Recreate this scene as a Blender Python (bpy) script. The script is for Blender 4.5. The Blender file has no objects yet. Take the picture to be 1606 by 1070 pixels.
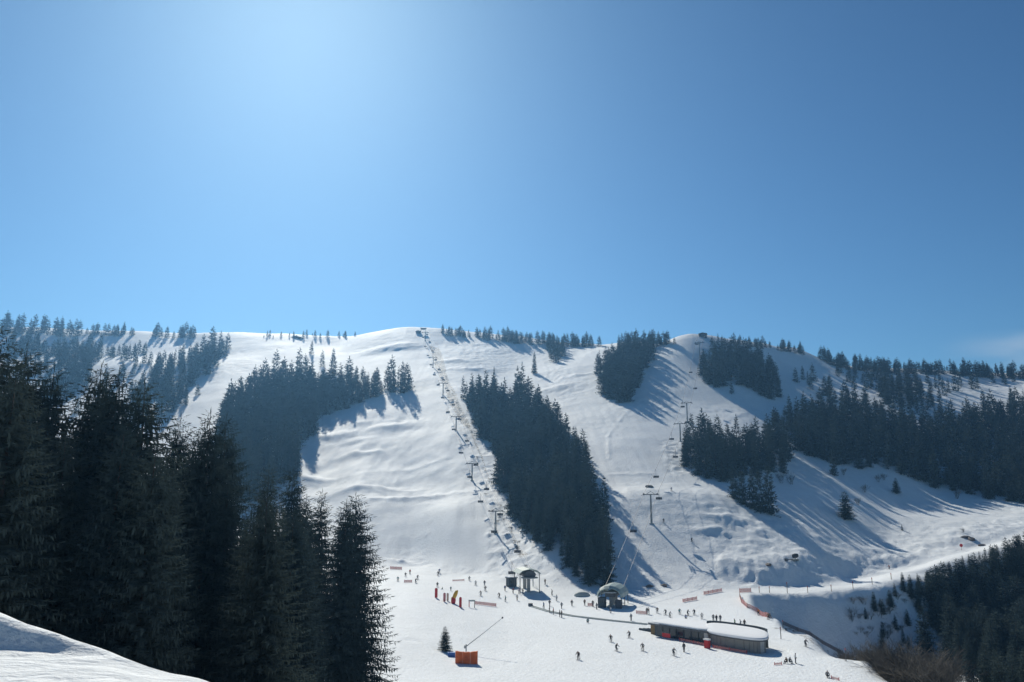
import bpy, bmesh, math, random
import numpy as np
from mathutils import Vector, Matrix, Quaternion

# ------------------------------------------------------------------ camera, sky, sun, exposure
SC = bpy.context.scene
COL = SC.collection
W, H, F = 1606.0, 1070.0, 1260.0          # pixel frame of the photograph and its focal length in pixels
PITCH = math.atan(265.0 / F)              # horizon lies near row 800
SP, CP = math.sin(PITCH), math.cos(PITCH)
cam_d = bpy.data.cameras.new('camera'); cam = bpy.data.objects.new('camera', cam_d); COL.objects.link(cam)
cam_d.sensor_width = 36.0; cam_d.lens = 36.0 * F / W
cam_d.clip_start = 0.1; cam_d.clip_end = 6000
cam.location = (0, 0, 0); cam.rotation_euler = (math.pi / 2 + PITCH, 0, 0)
SC.camera = cam

SUN_EL, SUN_AZ = math.radians(35.2), math.radians(-16.5)
sun_dir = Vector((math.sin(SUN_AZ) * math.cos(SUN_EL), math.cos(SUN_AZ) * math.cos(SUN_EL), math.sin(SUN_EL)))
world = bpy.data.worlds.new('World'); SC.world = world; world.use_nodes = True
wn, wl = world.node_tree.nodes, world.node_tree.links
wn.clear()
w_out = wn.new('ShaderNodeOutputWorld'); w_bg = wn.new('ShaderNodeBackground'); sky = wn.new('ShaderNodeTexSky')
sky.sky_type = 'NISHITA'; sky.sun_disc = False
sky.sun_elevation = SUN_EL; sky.sun_rotation = SUN_AZ
sky.altitude = 1500; sky.air_density = 1.15; sky.dust_density = 1.3; sky.ozone_density = 5.0
w_bg.inputs['Strength'].default_value = 0.073
# thin low cloud far off on the right-hand side of the sky
tc = wn.new('ShaderNodeTexCoord'); mp = wn.new('ShaderNodeMapping'); mp.inputs['Scale'].default_value = (5, 5, 26)
nz = wn.new('ShaderNodeTexNoise'); nz.inputs['Scale'].default_value = 1.0; nz.inputs['Detail'].default_value = 6
sep = wn.new('ShaderNodeSeparateXYZ')
wl.new(tc.outputs['Generated'], mp.inputs['Vector']); wl.new(mp.outputs['Vector'], nz.inputs['Vector'])
wl.new(tc.outputs['Generated'], sep.inputs['Vector'])
def mrange(src, a, b, c=0.0, d=1.0):
    n = wn.new('ShaderNodeMapRange'); n.interpolation_type = 'SMOOTHSTEP'
    n.inputs['From Min'].default_value = a; n.inputs['From Max'].default_value = b
    n.inputs['To Min'].default_value = c; n.inputs['To Max'].default_value = d
    wl.new(src, n.inputs['Value']); return n.outputs['Result']
def wmath(op, a, b):
    n = wn.new('ShaderNodeMath'); n.operation = op
    wl.new(a, n.inputs[0])
    if isinstance(b, float): n.inputs[1].default_value = b
    else: wl.new(b, n.inputs[1])
    return n.outputs[0]
cl = wmath('MULTIPLY', mrange(nz.outputs['Fac'], 0.36, 0.62), mrange(sep.outputs['X'], 0.46, 0.56))
cl = wmath('MULTIPLY', cl, mrange(sep.outputs['Z'], 0.19, 0.172))
cl = wmath('MULTIPLY', cl, 0.45)
mix = wn.new('ShaderNodeMix'); mix.data_type = 'RGBA'
vm1 = wn.new('ShaderNodeVectorMath'); vm1.operation = 'SCALE'; vm1.inputs['Scale'].default_value = 1 / 8.0
gm = wn.new('ShaderNodeGamma'); gm.inputs['Gamma'].default_value = 1.32
vm2 = wn.new('ShaderNodeVectorMath'); vm2.operation = 'SCALE'; vm2.inputs['Scale'].default_value = 8.0
wl.new(sky.outputs['Color'], vm1.inputs[0]); wl.new(vm1.outputs[0], gm.inputs['Color']); wl.new(gm.outputs[0], vm2.inputs[0])
tint = wn.new('ShaderNodeVectorMath'); tint.operation = 'MULTIPLY'; tint.inputs[1].default_value = (0.79, 1.03, 0.98)
wl.new(vm2.outputs[0], tint.inputs[0])
wl.new(cl, mix.inputs[0]); wl.new(tint.outputs[0], mix.inputs[6]); mix.inputs[7].default_value = (7.5, 8.4, 9.2, 1)
wl.new(mix.outputs[2], w_bg.inputs['Color']); wl.new(w_bg.outputs['Background'], w_out.inputs['Surface'])

sun_d = bpy.data.lights.new('sun', 'SUN'); sun_d.energy = 4.35; sun_d.angle = math.radians(0.53); sun_d.color = (1.0, 0.955, 0.84)
sun_o = bpy.data.objects.new('sun', sun_d); COL.objects.link(sun_o)
sun_o.location = sun_dir * 300; sun_o.rotation_euler = sun_dir.to_track_quat('Z', 'Y').to_euler()
vs = SC.view_settings
vs.view_transform = 'Standard'; vs.look = 'None'; vs.gamma = 1.0; vs.exposure = 0.10; vs.use_curve_mapping = False
SC.cycles.use_denoising = True; SC.cycles.max_bounces = 5; SC.cycles.diffuse_bounces = 3
SC.cycles.volume_bounces = 0; SC.cycles.transparent_max_bounces = 6
random.seed(7); RNG = np.random.default_rng(7)

# ------------------------------------------------------------------ pixel <-> world
def pix_dir(u, v):
    cx, cy = (u - 803.0) / F, (535.0 - v) / F
    return np.array([cx, CP - SP * cy, SP + CP * cy])
def slope_v(v):                                    # z/y of a picture row
    return math.tan(PITCH + math.atan((535.0 - v) / F))
def project(x, y, z):
    yc = CP * y + SP * z; up = -SP * y + CP * z
    yc = np.maximum(yc, 0.01)
    return 803.0 + F * x / yc, 535.0 - F * up / yc

# ------------------------------------------------------------------ materials
def mat(name, col, rough=0.6, metal=0.0, spec=0.3, bump=0.0, bscale=20.0, var=0.0, vscale=3.0, coords='Object'):
    m = bpy.data.materials.new(name); m.use_nodes = True
    nt = m.node_tree; n, l = nt.nodes, nt.links
    b = n['Principled BSDF']
    b.inputs['Base Color'].default_value = (*col, 1); b.inputs['Roughness'].default_value = rough
    b.inputs['Metallic'].default_value = metal; b.inputs['Specular IOR Level'].default_value = spec
    if var or bump:
        t = n.new('ShaderNodeTexCoord')
    if var:
        x = n.new('ShaderNodeTexNoise'); x.inputs['Scale'].default_value = vscale; x.inputs['Detail'].default_value = 5
        l.new(t.outputs[coords], x.inputs['Vector'])
        r = n.new('ShaderNodeMapRange'); r.inputs['From Min'].default_value = 0.3; r.inputs['From Max'].default_value = 0.7
        r.inputs['To Min'].default_value = 1 - var; r.inputs['To Max'].default_value = 1 + var
        l.new(x.outputs['Fac'], r.inputs['Value'])
        mx = n.new('ShaderNodeVectorMath'); mx.operation = 'SCALE'
        mx.inputs[0].default_value = col; l.new(r.outputs['Result'], mx.inputs['Scale'])
        l.new(mx.outputs['Vector'], b.inputs['Base Color'])
    if bump:
        x = n.new('ShaderNodeTexNoise'); x.inputs['Scale'].default_value = bscale; x.inputs['Detail'].default_value = 6
        l.new(t.outputs[coords], x.inputs['Vector'])
        bp = n.new('ShaderNodeBump'); bp.inputs['Strength'].default_value = bump
        l.new(x.outputs['Fac'], bp.inputs['Height']); l.new(bp.outputs['Normal'], b.inputs['Normal'])
    return m

def snow_material(name):
    m = bpy.data.materials.new(name); m.use_nodes = True
    nt = m.node_tree; n, l = nt.nodes, nt.links
    b = n['Principled BSDF']; b.inputs['Roughness'].default_value = 0.7; b.inputs['Specular IOR Level'].default_value = 0.12
    g = n.new('ShaderNodeNewGeometry')
    def noise(sc, det, rough=0.5):
        x = n.new('ShaderNodeTexNoise'); x.inputs['Scale'].default_value = sc; x.inputs['Detail'].default_value = det
        x.inputs['Roughness'].default_value = rough
        l.new(g.outputs['Position'], x.inputs['Vector']); return x.outputs['Fac']
    big = noise(0.03, 5, 0.6); sm = noise(0.5, 6, 0.65)
    ad = n.new('ShaderNodeMath'); ad.operation = 'ADD'; l.new(big, ad.inputs[0]); l.new(sm, ad.inputs[1])
    cr = n.new('ShaderNodeValToRGB'); cr.color_ramp.elements[0].position = 0.38; cr.color_ramp.elements[1].position = 0.62
    cr.color_ramp.elements[0].color = (0.785, 0.81, 0.82, 1); cr.color_ramp.elements[1].color = (0.88, 0.905, 0.92, 1)
    hf = n.new('ShaderNodeMath'); hf.operation = 'MULTIPLY'; hf.inputs[1].default_value = 0.5
    l.new(ad.outputs[0], hf.inputs[0]); l.new(hf.outputs[0], cr.inputs['Fac'])
    # thin snow: brown earth and grass tips where the vertex mask says the cover is worn through
    at = n.new('ShaderNodeAttribute'); at.attribute_name = 'worn'
    wn_ = noise(0.9, 6, 0.7)
    mu = n.new('ShaderNodeMath'); mu.operation = 'MULTIPLY'; l.new(at.outputs['Fac'], mu.inputs[0]); l.new(wn_, mu.inputs[1])
    mr = n.new('ShaderNodeMapRange'); mr.inputs['From Min'].default_value = 0.42; mr.inputs['From Max'].default_value = 0.6
    l.new(mu.outputs[0], mr.inputs['Value'])
    mx = n.new('ShaderNodeMix'); mx.data_type = 'RGBA'
    l.new(mr.outputs['Result'], mx.inputs[0]); l.new(cr.outputs['Color'], mx.inputs[6]); mx.inputs[7].default_value = (0.16, 0.13, 0.10, 1)
    l.new(mx.outputs[2], b.inputs['Base Color'])
    fine = noise(1.6, 8, 0.6)
    bp = n.new('ShaderNodeBump'); bp.inputs['Strength'].default_value = 0.6; bp.inputs['Distance'].default_value = 0.5
    l.new(fine, bp.inputs['Height'])
    grain = noise(18, 4, 0.6)
    bp2 = n.new('ShaderNodeBump'); bp2.inputs['Strength'].default_value = 0.35; bp2.inputs['Distance'].default_value = 0.03
    l.new(grain, bp2.inputs['Height']); l.new(bp.outputs['Normal'], bp2.inputs['Normal'])
    l.new(bp2.outputs['Normal'], b.inputs['Normal'])
    return m

def leaf_material(name, c1, c2, trans=0.18):
    m = bpy.data.materials.new(name); m.use_nodes = True
    nt = m.node_tree; n, l = nt.nodes, nt.links
    n.remove(n['Principled BSDF']); out = n['Material Output']
    g = n.new('ShaderNodeNewGeometry'); oi = n.new('ShaderNodeObjectInfo')
    x = n.new('ShaderNodeTexNoise'); x.inputs['Scale'].default_value = 0.35; x.inputs['Detail'].default_value = 4
    l.new(g.outputs['Position'], x.inputs['Vector'])
    ad = n.new('ShaderNodeMath'); ad.operation = 'MULTIPLY_ADD'; ad.inputs[1].default_value = 0.5
    l.new(oi.outputs['Random'], ad.inputs[0]); l.new(x.outputs['Fac'], ad.inputs[2])
    cr = n.new('ShaderNodeValToRGB'); cr.color_ramp.elements[0].position = 0.35; cr.color_ramp.elements[1].position = 1.0
    cr.color_ramp.elements[0].color = (*c1, 1); cr.color_ramp.elements[1].color = (*c2, 1)
    l.new(ad.outputs[0], cr.inputs['Fac'])
    d = n.new('ShaderNodeBsdfDiffuse'); t = n.new('ShaderNodeBsdfTranslucent'); mx = n.new('ShaderNodeMixShader')
    mx.inputs[0].default_value = trans
    l.new(cr.outputs['Color'], d.inputs['Color']); l.new(cr.outputs['Color'], t.inputs['Color'])
    l.new(d.outputs[0], mx.inputs[1]); l.new(t.outputs[0], mx.inputs[2]); l.new(mx.outputs[0], out.inputs['Surface'])
    return m

M = {}
M['snow'] = snow_material('snow')
M['needles'] = leaf_material('spruce_needles', (0.034, 0.054, 0.060), (0.068, 0.088, 0.080), 0.10)
M['bark'] = mat('bark', (0.055, 0.045, 0.04), 0.9, bump=0.6, bscale=8, var=0.3)
M['twig'] = mat('bare_twig', (0.13, 0.115, 0.095), 0.9, var=0.35, vscale=1.5)
M['olive'] = leaf_material('olive_foliage', (0.05, 0.048, 0.026), (0.10, 0.085, 0.05), 0.15)

# ------------------------------------------------------------------ object helpers
def new_mesh(name, verts, faces, mats=(), midx=None, smooth=False):
    me = bpy.data.meshes.new(name)
    me.from_pydata([tuple(map(float, v)) for v in verts], [], [tuple(map(int, f)) for f in faces])
    for m_ in mats: me.materials.append(m_)
    if midx is not None: me.polygons.foreach_set('material_index', np.asarray(midx, dtype=np.int32))
    if smooth: me.polygons.foreach_set('use_smooth', np.ones(len(me.polygons), dtype=bool))
    me.update(); return me
def quad_mesh(name, V, Q, mats=(), midx=None, smooth=False):      # numpy arrays, quads only
    me = bpy.data.meshes.new(name); V = np.asarray(V, dtype=np.float32); Q = np.asarray(Q, dtype=np.int32)
    k = Q.shape[1]
    me.vertices.add(len(V)); me.vertices.foreach_set('co', V.ravel())
    me.loops.add(Q.size); me.loops.foreach_set('vertex_index', Q.ravel())
    me.polygons.add(len(Q)); me.polygons.foreach_set('loop_start', np.arange(len(Q), dtype=np.int32) * k)
    try: me.polygons.foreach_set('loop_total', np.full(len(Q), k, dtype=np.int32))
    except Exception: pass
    for m_ in mats: me.materials.append(m_)
    if midx is not None: me.polygons.foreach_set('material_index', np.asarray(midx, dtype=np.int32))
    if smooth: me.polygons.foreach_set('use_smooth', np.ones(len(Q), dtype=bool))
    me.update(calc_edges=True); me.validate(); return me
def obj(name, me, parent=None, loc=None, rz=0.0):
    o = bpy.data.objects.new(name, me); COL.objects.link(o)
    if parent is not None: o.parent = parent
    if loc is not None: o.location = loc
    if rz: o.rotation_euler = (0, 0, rz)
    return o
def tag(o, label=None, cat=None, group=None, kind=None):
    if label: o['label'] = label
    if cat: o['category'] = cat
    if group: o['group'] = group
    if kind: o['kind'] = kind
    return o
def thing(name, label, cat, loc, rz=0.0, group=None, scale=None):
    o = obj(name, None, None, loc, rz); o.empty_display_size = 0.3
    if scale is not None: o.scale = scale
    return tag(o, label, cat, group)

class MB:                                           # collects simple solids into ONE mesh
    def __init__(s): s.v, s.f, s.m = [], [], []
    def _add(s, vs_, fs, mi=0):
        k = len(s.v); s.v += [tuple(p) for p in vs_]
        s.f += [tuple(i + k for i in f) for f in fs]; s.m += [mi] * len(fs); return s
    def box(s, c, d, mi=0, rz=0.0, tilt=None):
        R = Matrix.Rotation(rz, 3, 'Z')
        if tilt is not None: R = R @ tilt
        P = [Vector(c) + R @ Vector((sx * d[0] / 2, sy * d[1] / 2, sz * d[2] / 2)) for sx in (-1, 1) for sy in (-1, 1) for sz in (-1, 1)]
        return s._add(P, [(0, 1, 3, 2), (4, 6, 7, 5), (0, 4, 5, 1), (2, 3, 7, 6), (0, 2, 6, 4), (1, 5, 7, 3)], mi)
    def tube(s, pts, rad, n=8, mi=0, cap=True):
        pts = [Vector(p) for p in pts]
        if not hasattr(rad, '__len__'): rad = [rad] * len(pts)
        rings = []
        for i, p in enumerate(pts):
            t = (pts[min(i + 1, len(pts) - 1)] - pts[max(i - 1, 0)]).normalized()
            a = t.cross(Vector((0, 0, 1)) if abs(t.z) < 0.9 else Vector((1, 0, 0))).normalized(); b = t.cross(a)
            rings.append([p + (a * math.cos(2 * math.pi * j / n) + b * math.sin(2 * math.pi * j / n)) * rad[i] for j in range(n)])
        vs_ = [q for r in rings for q in r]; fs = []
        for i in range(len(pts) - 1):
            for j in range(n):
                fs.append((i * n + j, i * n + (j + 1) % n, (i + 1) * n + (j + 1) % n, (i + 1) * n + j))
        if cap: fs += [tuple(range(n))[::-1], tuple((len(pts) - 1) * n + j for j in range(n))]
        return s._add(vs_, fs, mi)
    def prism(s, poly, z0, z1, mi=0):
        n = len(poly)
        vs_ = [(x, y, z0) for x, y in poly] + [(x, y, z1) for x, y in poly]
        fs = [tuple(range(n))[::-1], tuple(range(n, 2 * n))] + [(i, (i + 1) % n, n + (i + 1) % n, n + i) for i in range(n)]
        return s._add(vs_, fs, mi)
    def loft(s, rings, mi=0, cap=True):             # rings of equal point count
        n = len(rings[0]); vs_ = [q for r in rings for q in r]; fs = []
        for i in range(len(rings) - 1):
            for j in range(n): fs.append((i * n + j, i * n + (j + 1) % n, (i + 1) * n + (j + 1) % n, (i + 1) * n + j))
        if cap: fs += [tuple(range(n))[::-1], tuple((len(rings) - 1) * n + j for j in range(n))]
        return s._add(vs_, fs, mi)
    def mesh(s, name, mats, smooth=False):
        return new_mesh(name, s.v, s.f, mats if isinstance(mats, (list, tuple)) else [mats], s.m, smooth)
    def build(s, name, mats, parent=None, loc=None, rz=0.0, smooth=False):
        return obj(name, s.mesh(name, mats, smooth), parent, loc, rz)

# ------------------------------------------------------------------ terrain
# profiles: picture column -> (depth, picture row if >= 400 else height)
PROF = [
 (-1400, [(0, -1.5), (11, -1.4), (20, -4), (60, -15), (130, -25), (300, -10), (500, 60), (700, 130), (900, 180), (1100, 175), (1500, 120)]),
 (-300, [(0, -1.6), (10.6, -1.35), (11.1, -0.95), (12, -1.2), (20, -4.2), (45, -12), (80, -20), (130, -26), (300, 880), (450, 720), (600, 630), (750, 560), (900, 512), (1050, 170), (1500, 110)]),
 (0, [(0, -1.62), (9, -1.72), (10.75, -1.70), (11.2, -1.33), (12.2, -1.40), (14, -2.3), (20, -4.6), (45, -13), (80, -21), (130, -26.5), (300, 880), (450, 720), (600, 625), (700, 575), (750, 560), (920, 517), (1050, 190), (1500, 120)]),
 (90, [(0, -1.64), (9, -1.75), (10.75, -1.76), (11.05, -1.545), (12, -1.75), (20, -4.9), (45, -13.5), (80, -21.5), (130, -26.6), (300, 880), (450, 720), (600, 625), (700, 572), (760, 560), (920, 520), (1050, 185), (1500, 120)]),
 (185, [(0, -1.66), (8, -1.7), (10.75, -1.82), (10.95, -1.785), (12, -2.1), (20, -5.1), (45, -14), (80, -22), (130, -26.6), (300, 880), (450, 715), (600, 620), (690, 570), (760, 558), (900, 523), (1050, 180), (1500, 120)]),
 (270, [(0, -1.68), (8, -1.8), (10.8, -1.99), (12, -2.3), (20, -5.3), (45, -14.4), (80, -22), (130, -26.6), (300, 875), (450, 708), (600, 615), (720, 568), (800, 545), (890, 526), (1050, 175), (1500, 120)]),
 (340, [(0, -1.7), (8, -1.82), (10.8, -2.11), (12, -2.45), (20, -5.5), (45, -14.6), (80, -22), (130, -26.5), (300, 868), (450, 700), (560, 630), (680, 572), (730, 560), (890, 527), (1050, 175), (1500, 120)]),
 (420, [(0, -1.7), (6, -1.9), (10.8, -2.55), (20, -5.6), (45, -14.6), (80, -22), (130, -26.5), (290, 872), (440, 715), (560, 632), (700, 565), (880, 529), (1050, 170), (1500, 120)]),
 (500, [(0, -1.75), (4, -1.9), (10.8, -3.2), (45, -13.5), (80, -21.5), (130, -26.2), (205, -23.5), (290, 880), (405, 765), (520, 665), (600, 618), (720, 562), (800, 543), (860, 529), (1050, 165), (1500, 115)]),
 (570, [(0, -1.8), (4, -2.1), (45, -13.2), (80, -21.5), (130, -26.2), (165, -24.8), (205, -23.0), (295, 889), (372, 778), (398, 758), (515, 655), (600, 607), (710, 560), (840, 525), (1000, 165), (1500, 115)]),
 (640, [(0, -1.8), (4, -2.2), (45, -13.2), (80, -21.2), (132, -26), (165, -24.4), (205, -22.7), (298, 891), (364, 786), (388, 770), (480, 674), (505, 656), (592, 600), (695, 558), (835, 518), (1000, 160), (1500, 110)]),
 (720, [(0, -1.85), (4, -2.3), (45, -13.4), (80, -21.2), (132, -26), (170, -25), (215, -23.9), (278, 904), (346, 786), (372, 769), (456, 676), (482, 657), (578, 600), (725, 545), (825, 521), (1000, 160), (1500, 110)]),
 (800, [(0, -1.9), (4, -2.4), (45, -13.6), (80, -21.4), (132, -26), (176, -26), (225, -25), (263, 916), (300, 852), (350, 782), (430, 702), (540, 624), (680, 563), (800, 530), (960, 150), (1500, 100)]),
 (900, [(0, -1.9), (4, -2.4), (45, -13.8), (80, -21.6), (132, -26), (176, -26), (230, -25.2), (250, 926), (285, 850), (335, 780), (410, 702), (520, 622), (640, 563), (760, 541), (920, 140), (1500, 100)]),
 (1010, [(0, -2), (4, -2.5), (45, -14), (80, -21.6), (132, -26), (176, -26), (232, -25), (252, 926), (264, 900), (300, 825), (328, 772), (345, 758), (405, 698), (475, 640), (530, 600), (600, 560), (700, 540), (860, 130), (1500, 90)]),
 (1100, [(0, -2), (4, -2.6), (45, -14.2), (80, -21.6), (132, -26), (176, -26), (232, -25), (252, 926), (262, 908), (290, 850), (328, 775), (345, 760), (405, 700), (475, 640), (545, 580), (622, 526), (700, 128), (900, 110), (1500, 80)]),
 (1165, [(0, -2), (4, -2.6), (45, -14.4), (80, -21.6), (132, -26), (180, -25.8), (225, -24.8), (252, 927), (262, 919), (272.5, 886), (287, 857), (318, 803), (385, 720), (465, 650), (548, 580), (636, 533), (760, 125), (1500, 80)]),
 (1205, [(0, -2), (4, -2.6), (45, -14.6), (80, -21.8), (132, -26), (180, -25.6), (205, -25.5), (211, -28), (232, -34), (240, -32.5), (250, 931), (262, 921), (274.5, 882), (291, 852), (324, 800), (392, 722), (468, 655), (556, 585), (655, 540), (780, 120), (1500, 80)]),
 (1250, [(0, -2), (4, -2.6), (45, -14.8), (80, -22), (132, -26), (178, -25.2), (183, -27), (203, -38), (230, -41), (250, 932), (265, 921), (277.5, 881), (294, 851), (330, 800), (390, 738), (430, 702), (495, 645), (585, 585), (685, 548), (820, 115), (1500, 80)]),
 (1330, [(0, -2), (4, -2.6), (45, -15), (80, -22.3), (132, -25.9), (150, -25.4), (156, -28), (180, -40), (234, -45), (260, 922), (282, 908), (293, 877), (310, 851), (350, 800), (400, 742), (440, 705), (510, 650), (600, 600), (700, 573), (850, 105), (1500, 80)]),
 (1400, [(0, -2), (4, -2.6), (45, -15), (80, -22.5), (130, -25.7), (137, -28), (168, -41), (240, -45), (268, 907), (293, 892), (301, 873), (326, 848), (363, 800), (410, 742), (520, 652), (620, 603), (720, 580), (860, 100), (1500, 80)]),
 (1500, [(0, -2), (4, -2.6), (45, -15), (80, -22.5), (112, -25.5), (120, -28), (150, -38), (254, -43), (288, 876), (312, 860), (318.5, 848), (340, 825), (373, 798), (409, 768), (540, 655), (640, 605), (740, 583), (880, 100), (1500, 80)]),
 (1606, [(0, -2), (4, -2.6), (45, -15), (80, -22.5), (100, -25), (110, -28), (140, -35), (262, -40), (300, 852), (322, 838), (337, 826), (376, 796), (410, 770), (560, 650), (650, 608), (760, 588), (900, 105), (1500, 80)]),
 (1900, [(0, -2), (4, -2.5), (45, -14), (80, -20), (130, -30), (262, -38), (310, -9), (325, -6), (400, 15), (560, 90), (780, 155), (950, 130), (1500, 90)]),
 (3000, [(0, -1.8), (11, -2.2), (45, -10), (130, -20), (300, -5), (500, 60), (800, 140), (1000, 130), (1500, 90)]),
]
def pchip_slopes(x, y):                             # y: (n,) or (n,k)
    h = np.diff(x); h = h.reshape(-1, *([1] * (y.ndim - 1))); dl = np.diff(y, axis=0) / h
    m = np.zeros_like(y)
    w1 = 2 * h[1:] + h[:-1]; w2 = h[1:] + 2 * h[:-1]
    ok = dl[1:] * dl[:-1] > 0
    with np.errstate(divide='ignore', invalid='ignore'):
        mm = (w1 + w2) / (w1 / dl[:-1] + w2 / dl[1:])
    m[1:-1] = np.where(ok, mm, 0); m[0] = dl[0]; m[-1] = dl[-1]
    return m
def pchip(x, y, q):
    x = np.asarray(x, float); y = np.asarray(y, float); m = pchip_slopes(x, y)
    q = np.clip(q, x[0], x[-1]); i = np.clip(np.searchsorted(x, q, side='right') - 1, 0, len(x) - 2)
    h = x[i + 1] - x[i]; s = (q - x[i]) / h
    if y.ndim > 1: s = s[:, None]; h = h[:, None]
    return (1 + 2 * s) * (1 - s) ** 2 * y[i] + s * (1 - s) ** 2 * h * m[i] + s * s * (3 - 2 * s) * y[i + 1] + s * s * (s - 1) * h * m[i + 1]
DT = np.concatenate([np.arange(0, 9, 0.25), np.arange(9, 14, 0.05), np.arange(14, 60, 0.5), np.arange(60, 900, 0.5), np.arange(900, 1501, 5)])
cols_t, tabs = [], []
for u, pr in PROF:
    xs = [p[0] for p in pr]; ys = [p[1] if p[1] < 400 else slope_v(p[1]) * p[0] for p in pr]
    cols_t.append((u - 803.0) / 1287.6); tabs.append(pchip(xs, ys, DT))
TT = np.concatenate([np.linspace(-1.7, -0.75, 40)[:-1], np.linspace(-0.75, 0.75, 700), np.linspace(0.75, 1.7, 40)[1:]])
TAB = pchip(np.array(cols_t), np.array(tabs), TT)   # (len TT, len DT)
def base_z(x, y):
    t = np.clip(x / np.maximum(y, 7.0), TT[0], TT[-1]); d = np.clip(y, 0, 1500)
    fi = np.interp(t, TT, np.arange(len(TT))); fj = np.interp(d, DT, np.arange(len(DT)))
    i = np.minimum(fi.astype(int), len(TT) - 2); j = np.minimum(fj.astype(int), len(DT) - 2)
    a, b = fi - i, fj - j
    return (1 - a) * ((1 - b) * TAB[i, j] + b * TAB[i, j + 1]) + a * ((1 - b) * TAB[i + 1, j] + b * TAB[i + 1, j + 1])

def hash2(ix, iy, seed):
    n = (ix * 374761393 + iy * 668265263 + seed * 1442695041) & 0x7fffffff
    n = ((n ^ (n >> 13)) * 1274126177) & 0x7fffffff
    return ((n ^ (n >> 16)) & 0xffff) / 65535.0
def gnoise(x, y, seed=0):
    ix = np.floor(x).astype(np.int64); iy = np.floor(y).astype(np.int64); fx, fy = x - ix, y - iy
    sx = fx * fx * fx * (fx * (fx * 6 - 15) + 10); sy = fy * fy * fy * (fy * (fy * 6 - 15) + 10)
    def g(a, b):
        an = hash2(ix + a, iy + b, seed) * 2 * math.pi
        return np.cos(an) * (fx - a) + np.sin(an) * (fy - b)
    return 1.5 * ((g(0, 0) * (1 - sx) + g(1, 0) * sx) * (1 - sy) + (g(0, 1) * (1 - sx) + g(1, 1) * sx) * sy)
def sstep(a, b, x):
    s = np.clip((x - a) / (b - a), 0, 1); return s * s * (3 - 2 * s)
def in_poly(u, v, poly):
    u = np.asarray(u, float); v = np.asarray(v, float); r = np.zeros(u.shape, bool); n = len(poly)
    for i in range(n):
        (x1, y1), (x2, y2) = poly[i], poly[(i + 1) % n]
        if y1 == y2: continue
        c = ((y1 > v) != (y2 > v)) & (u < (x2 - x1) * (v - y1) / (y2 - y1) + x1); r ^= c
    return r
def poly_mask(u, v, poly, soft):
    ins = in_poly(u, v, poly); dist = np.full(u.shape, 1e9); n = len(poly)
    for i in range(n):
        (x1, y1), (x2, y2) = poly[i], poly[(i + 1) % n]
        dx, dy = x2 - x1, y2 - y1; t = np.clip(((u - x1) * dx + (v - y1) * dy) / (dx * dx + dy * dy + 1e-9), 0, 1)
        dist = np.minimum(dist, np.hypot(u - x1 - t * dx, v - y1 - t * dy))
    return sstep(-soft, soft, np.where(ins, dist, -dist))
def hit_fn(zf):
    DD = np.concatenate([np.arange(6, 60, 0.1), np.arange(60, 1200, 0.25)])
    def hit(u, v, dmin=100.0):
        r = pix_dir(u, v); dd = DD[DD >= dmin]; k = dd / r[1]
        g = zf(r[0] * k, dd); below = np.nonzero(r[2] * k <= g)[0]
        if len(below) == 0: return None
        i = below[0]; return Vector((r[0] * k[i], dd[i], g[i]))
    return hit
hit0 = hit_fn(base_z)

SG = np.concatenate([np.linspace(-1.02, -0.66, 45)[:-1], np.linspace(-0.66, 0.66, 780), np.linspace(0.66, 1.02, 45)[1:]])
YG = np.concatenate([np.linspace(-30, 7, 26)[:-1], np.linspace(7, 10, 14)[:-1], np.linspace(10, 12.5, 40)[:-1], np.linspace(12.5, 130, 60)[:-1],
                     np.linspace(130, 260, 150)[:-1], np.linspace(260, 420, 175)[:-1], np.linspace(420, 900, 270)[:-1], np.linspace(900, 1495, 50)])
GY, GS = np.meshgrid(YG, SG, indexing='ij'); GX = GS * (GY + 40.0)
GZ = base_z(GX, GY)
GU, GV = project(GX, GY, GZ)
GU0, GV0 = GU, GV
wob = np.clip(GY, 60, 800) / 22.0                    # ragged outlines for the snow zones
GU = GU + 9 * gnoise(GX / wob, GY / wob, 31) + 4 * gnoise(GX * 3 / wob, GY * 3 / wob, 32); GV = GV + 7 * gnoise(GX / wob, GY / wob, 33) + 3 * gnoise(GX * 3 / wob, GY * 3 / wob, 34)
far = sstep(90, 150, GY)
flat = poly_mask(GU0, GV0, [(560, 1090), (600, 885), (760, 905), (850, 915), (940, 935), (1130, 925), (1165, 930), (1250, 990), (1420, 1090)], 14)
road = poly_mask(GU0, GV0, [(1120, 921), (1230, 919), (1330, 907), (1450, 880), (1600, 830), (1640, 830), (1606, 850), (1520, 868), (1450, 898), (1330, 924), (1230, 932), (1120, 935)], 5)
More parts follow.
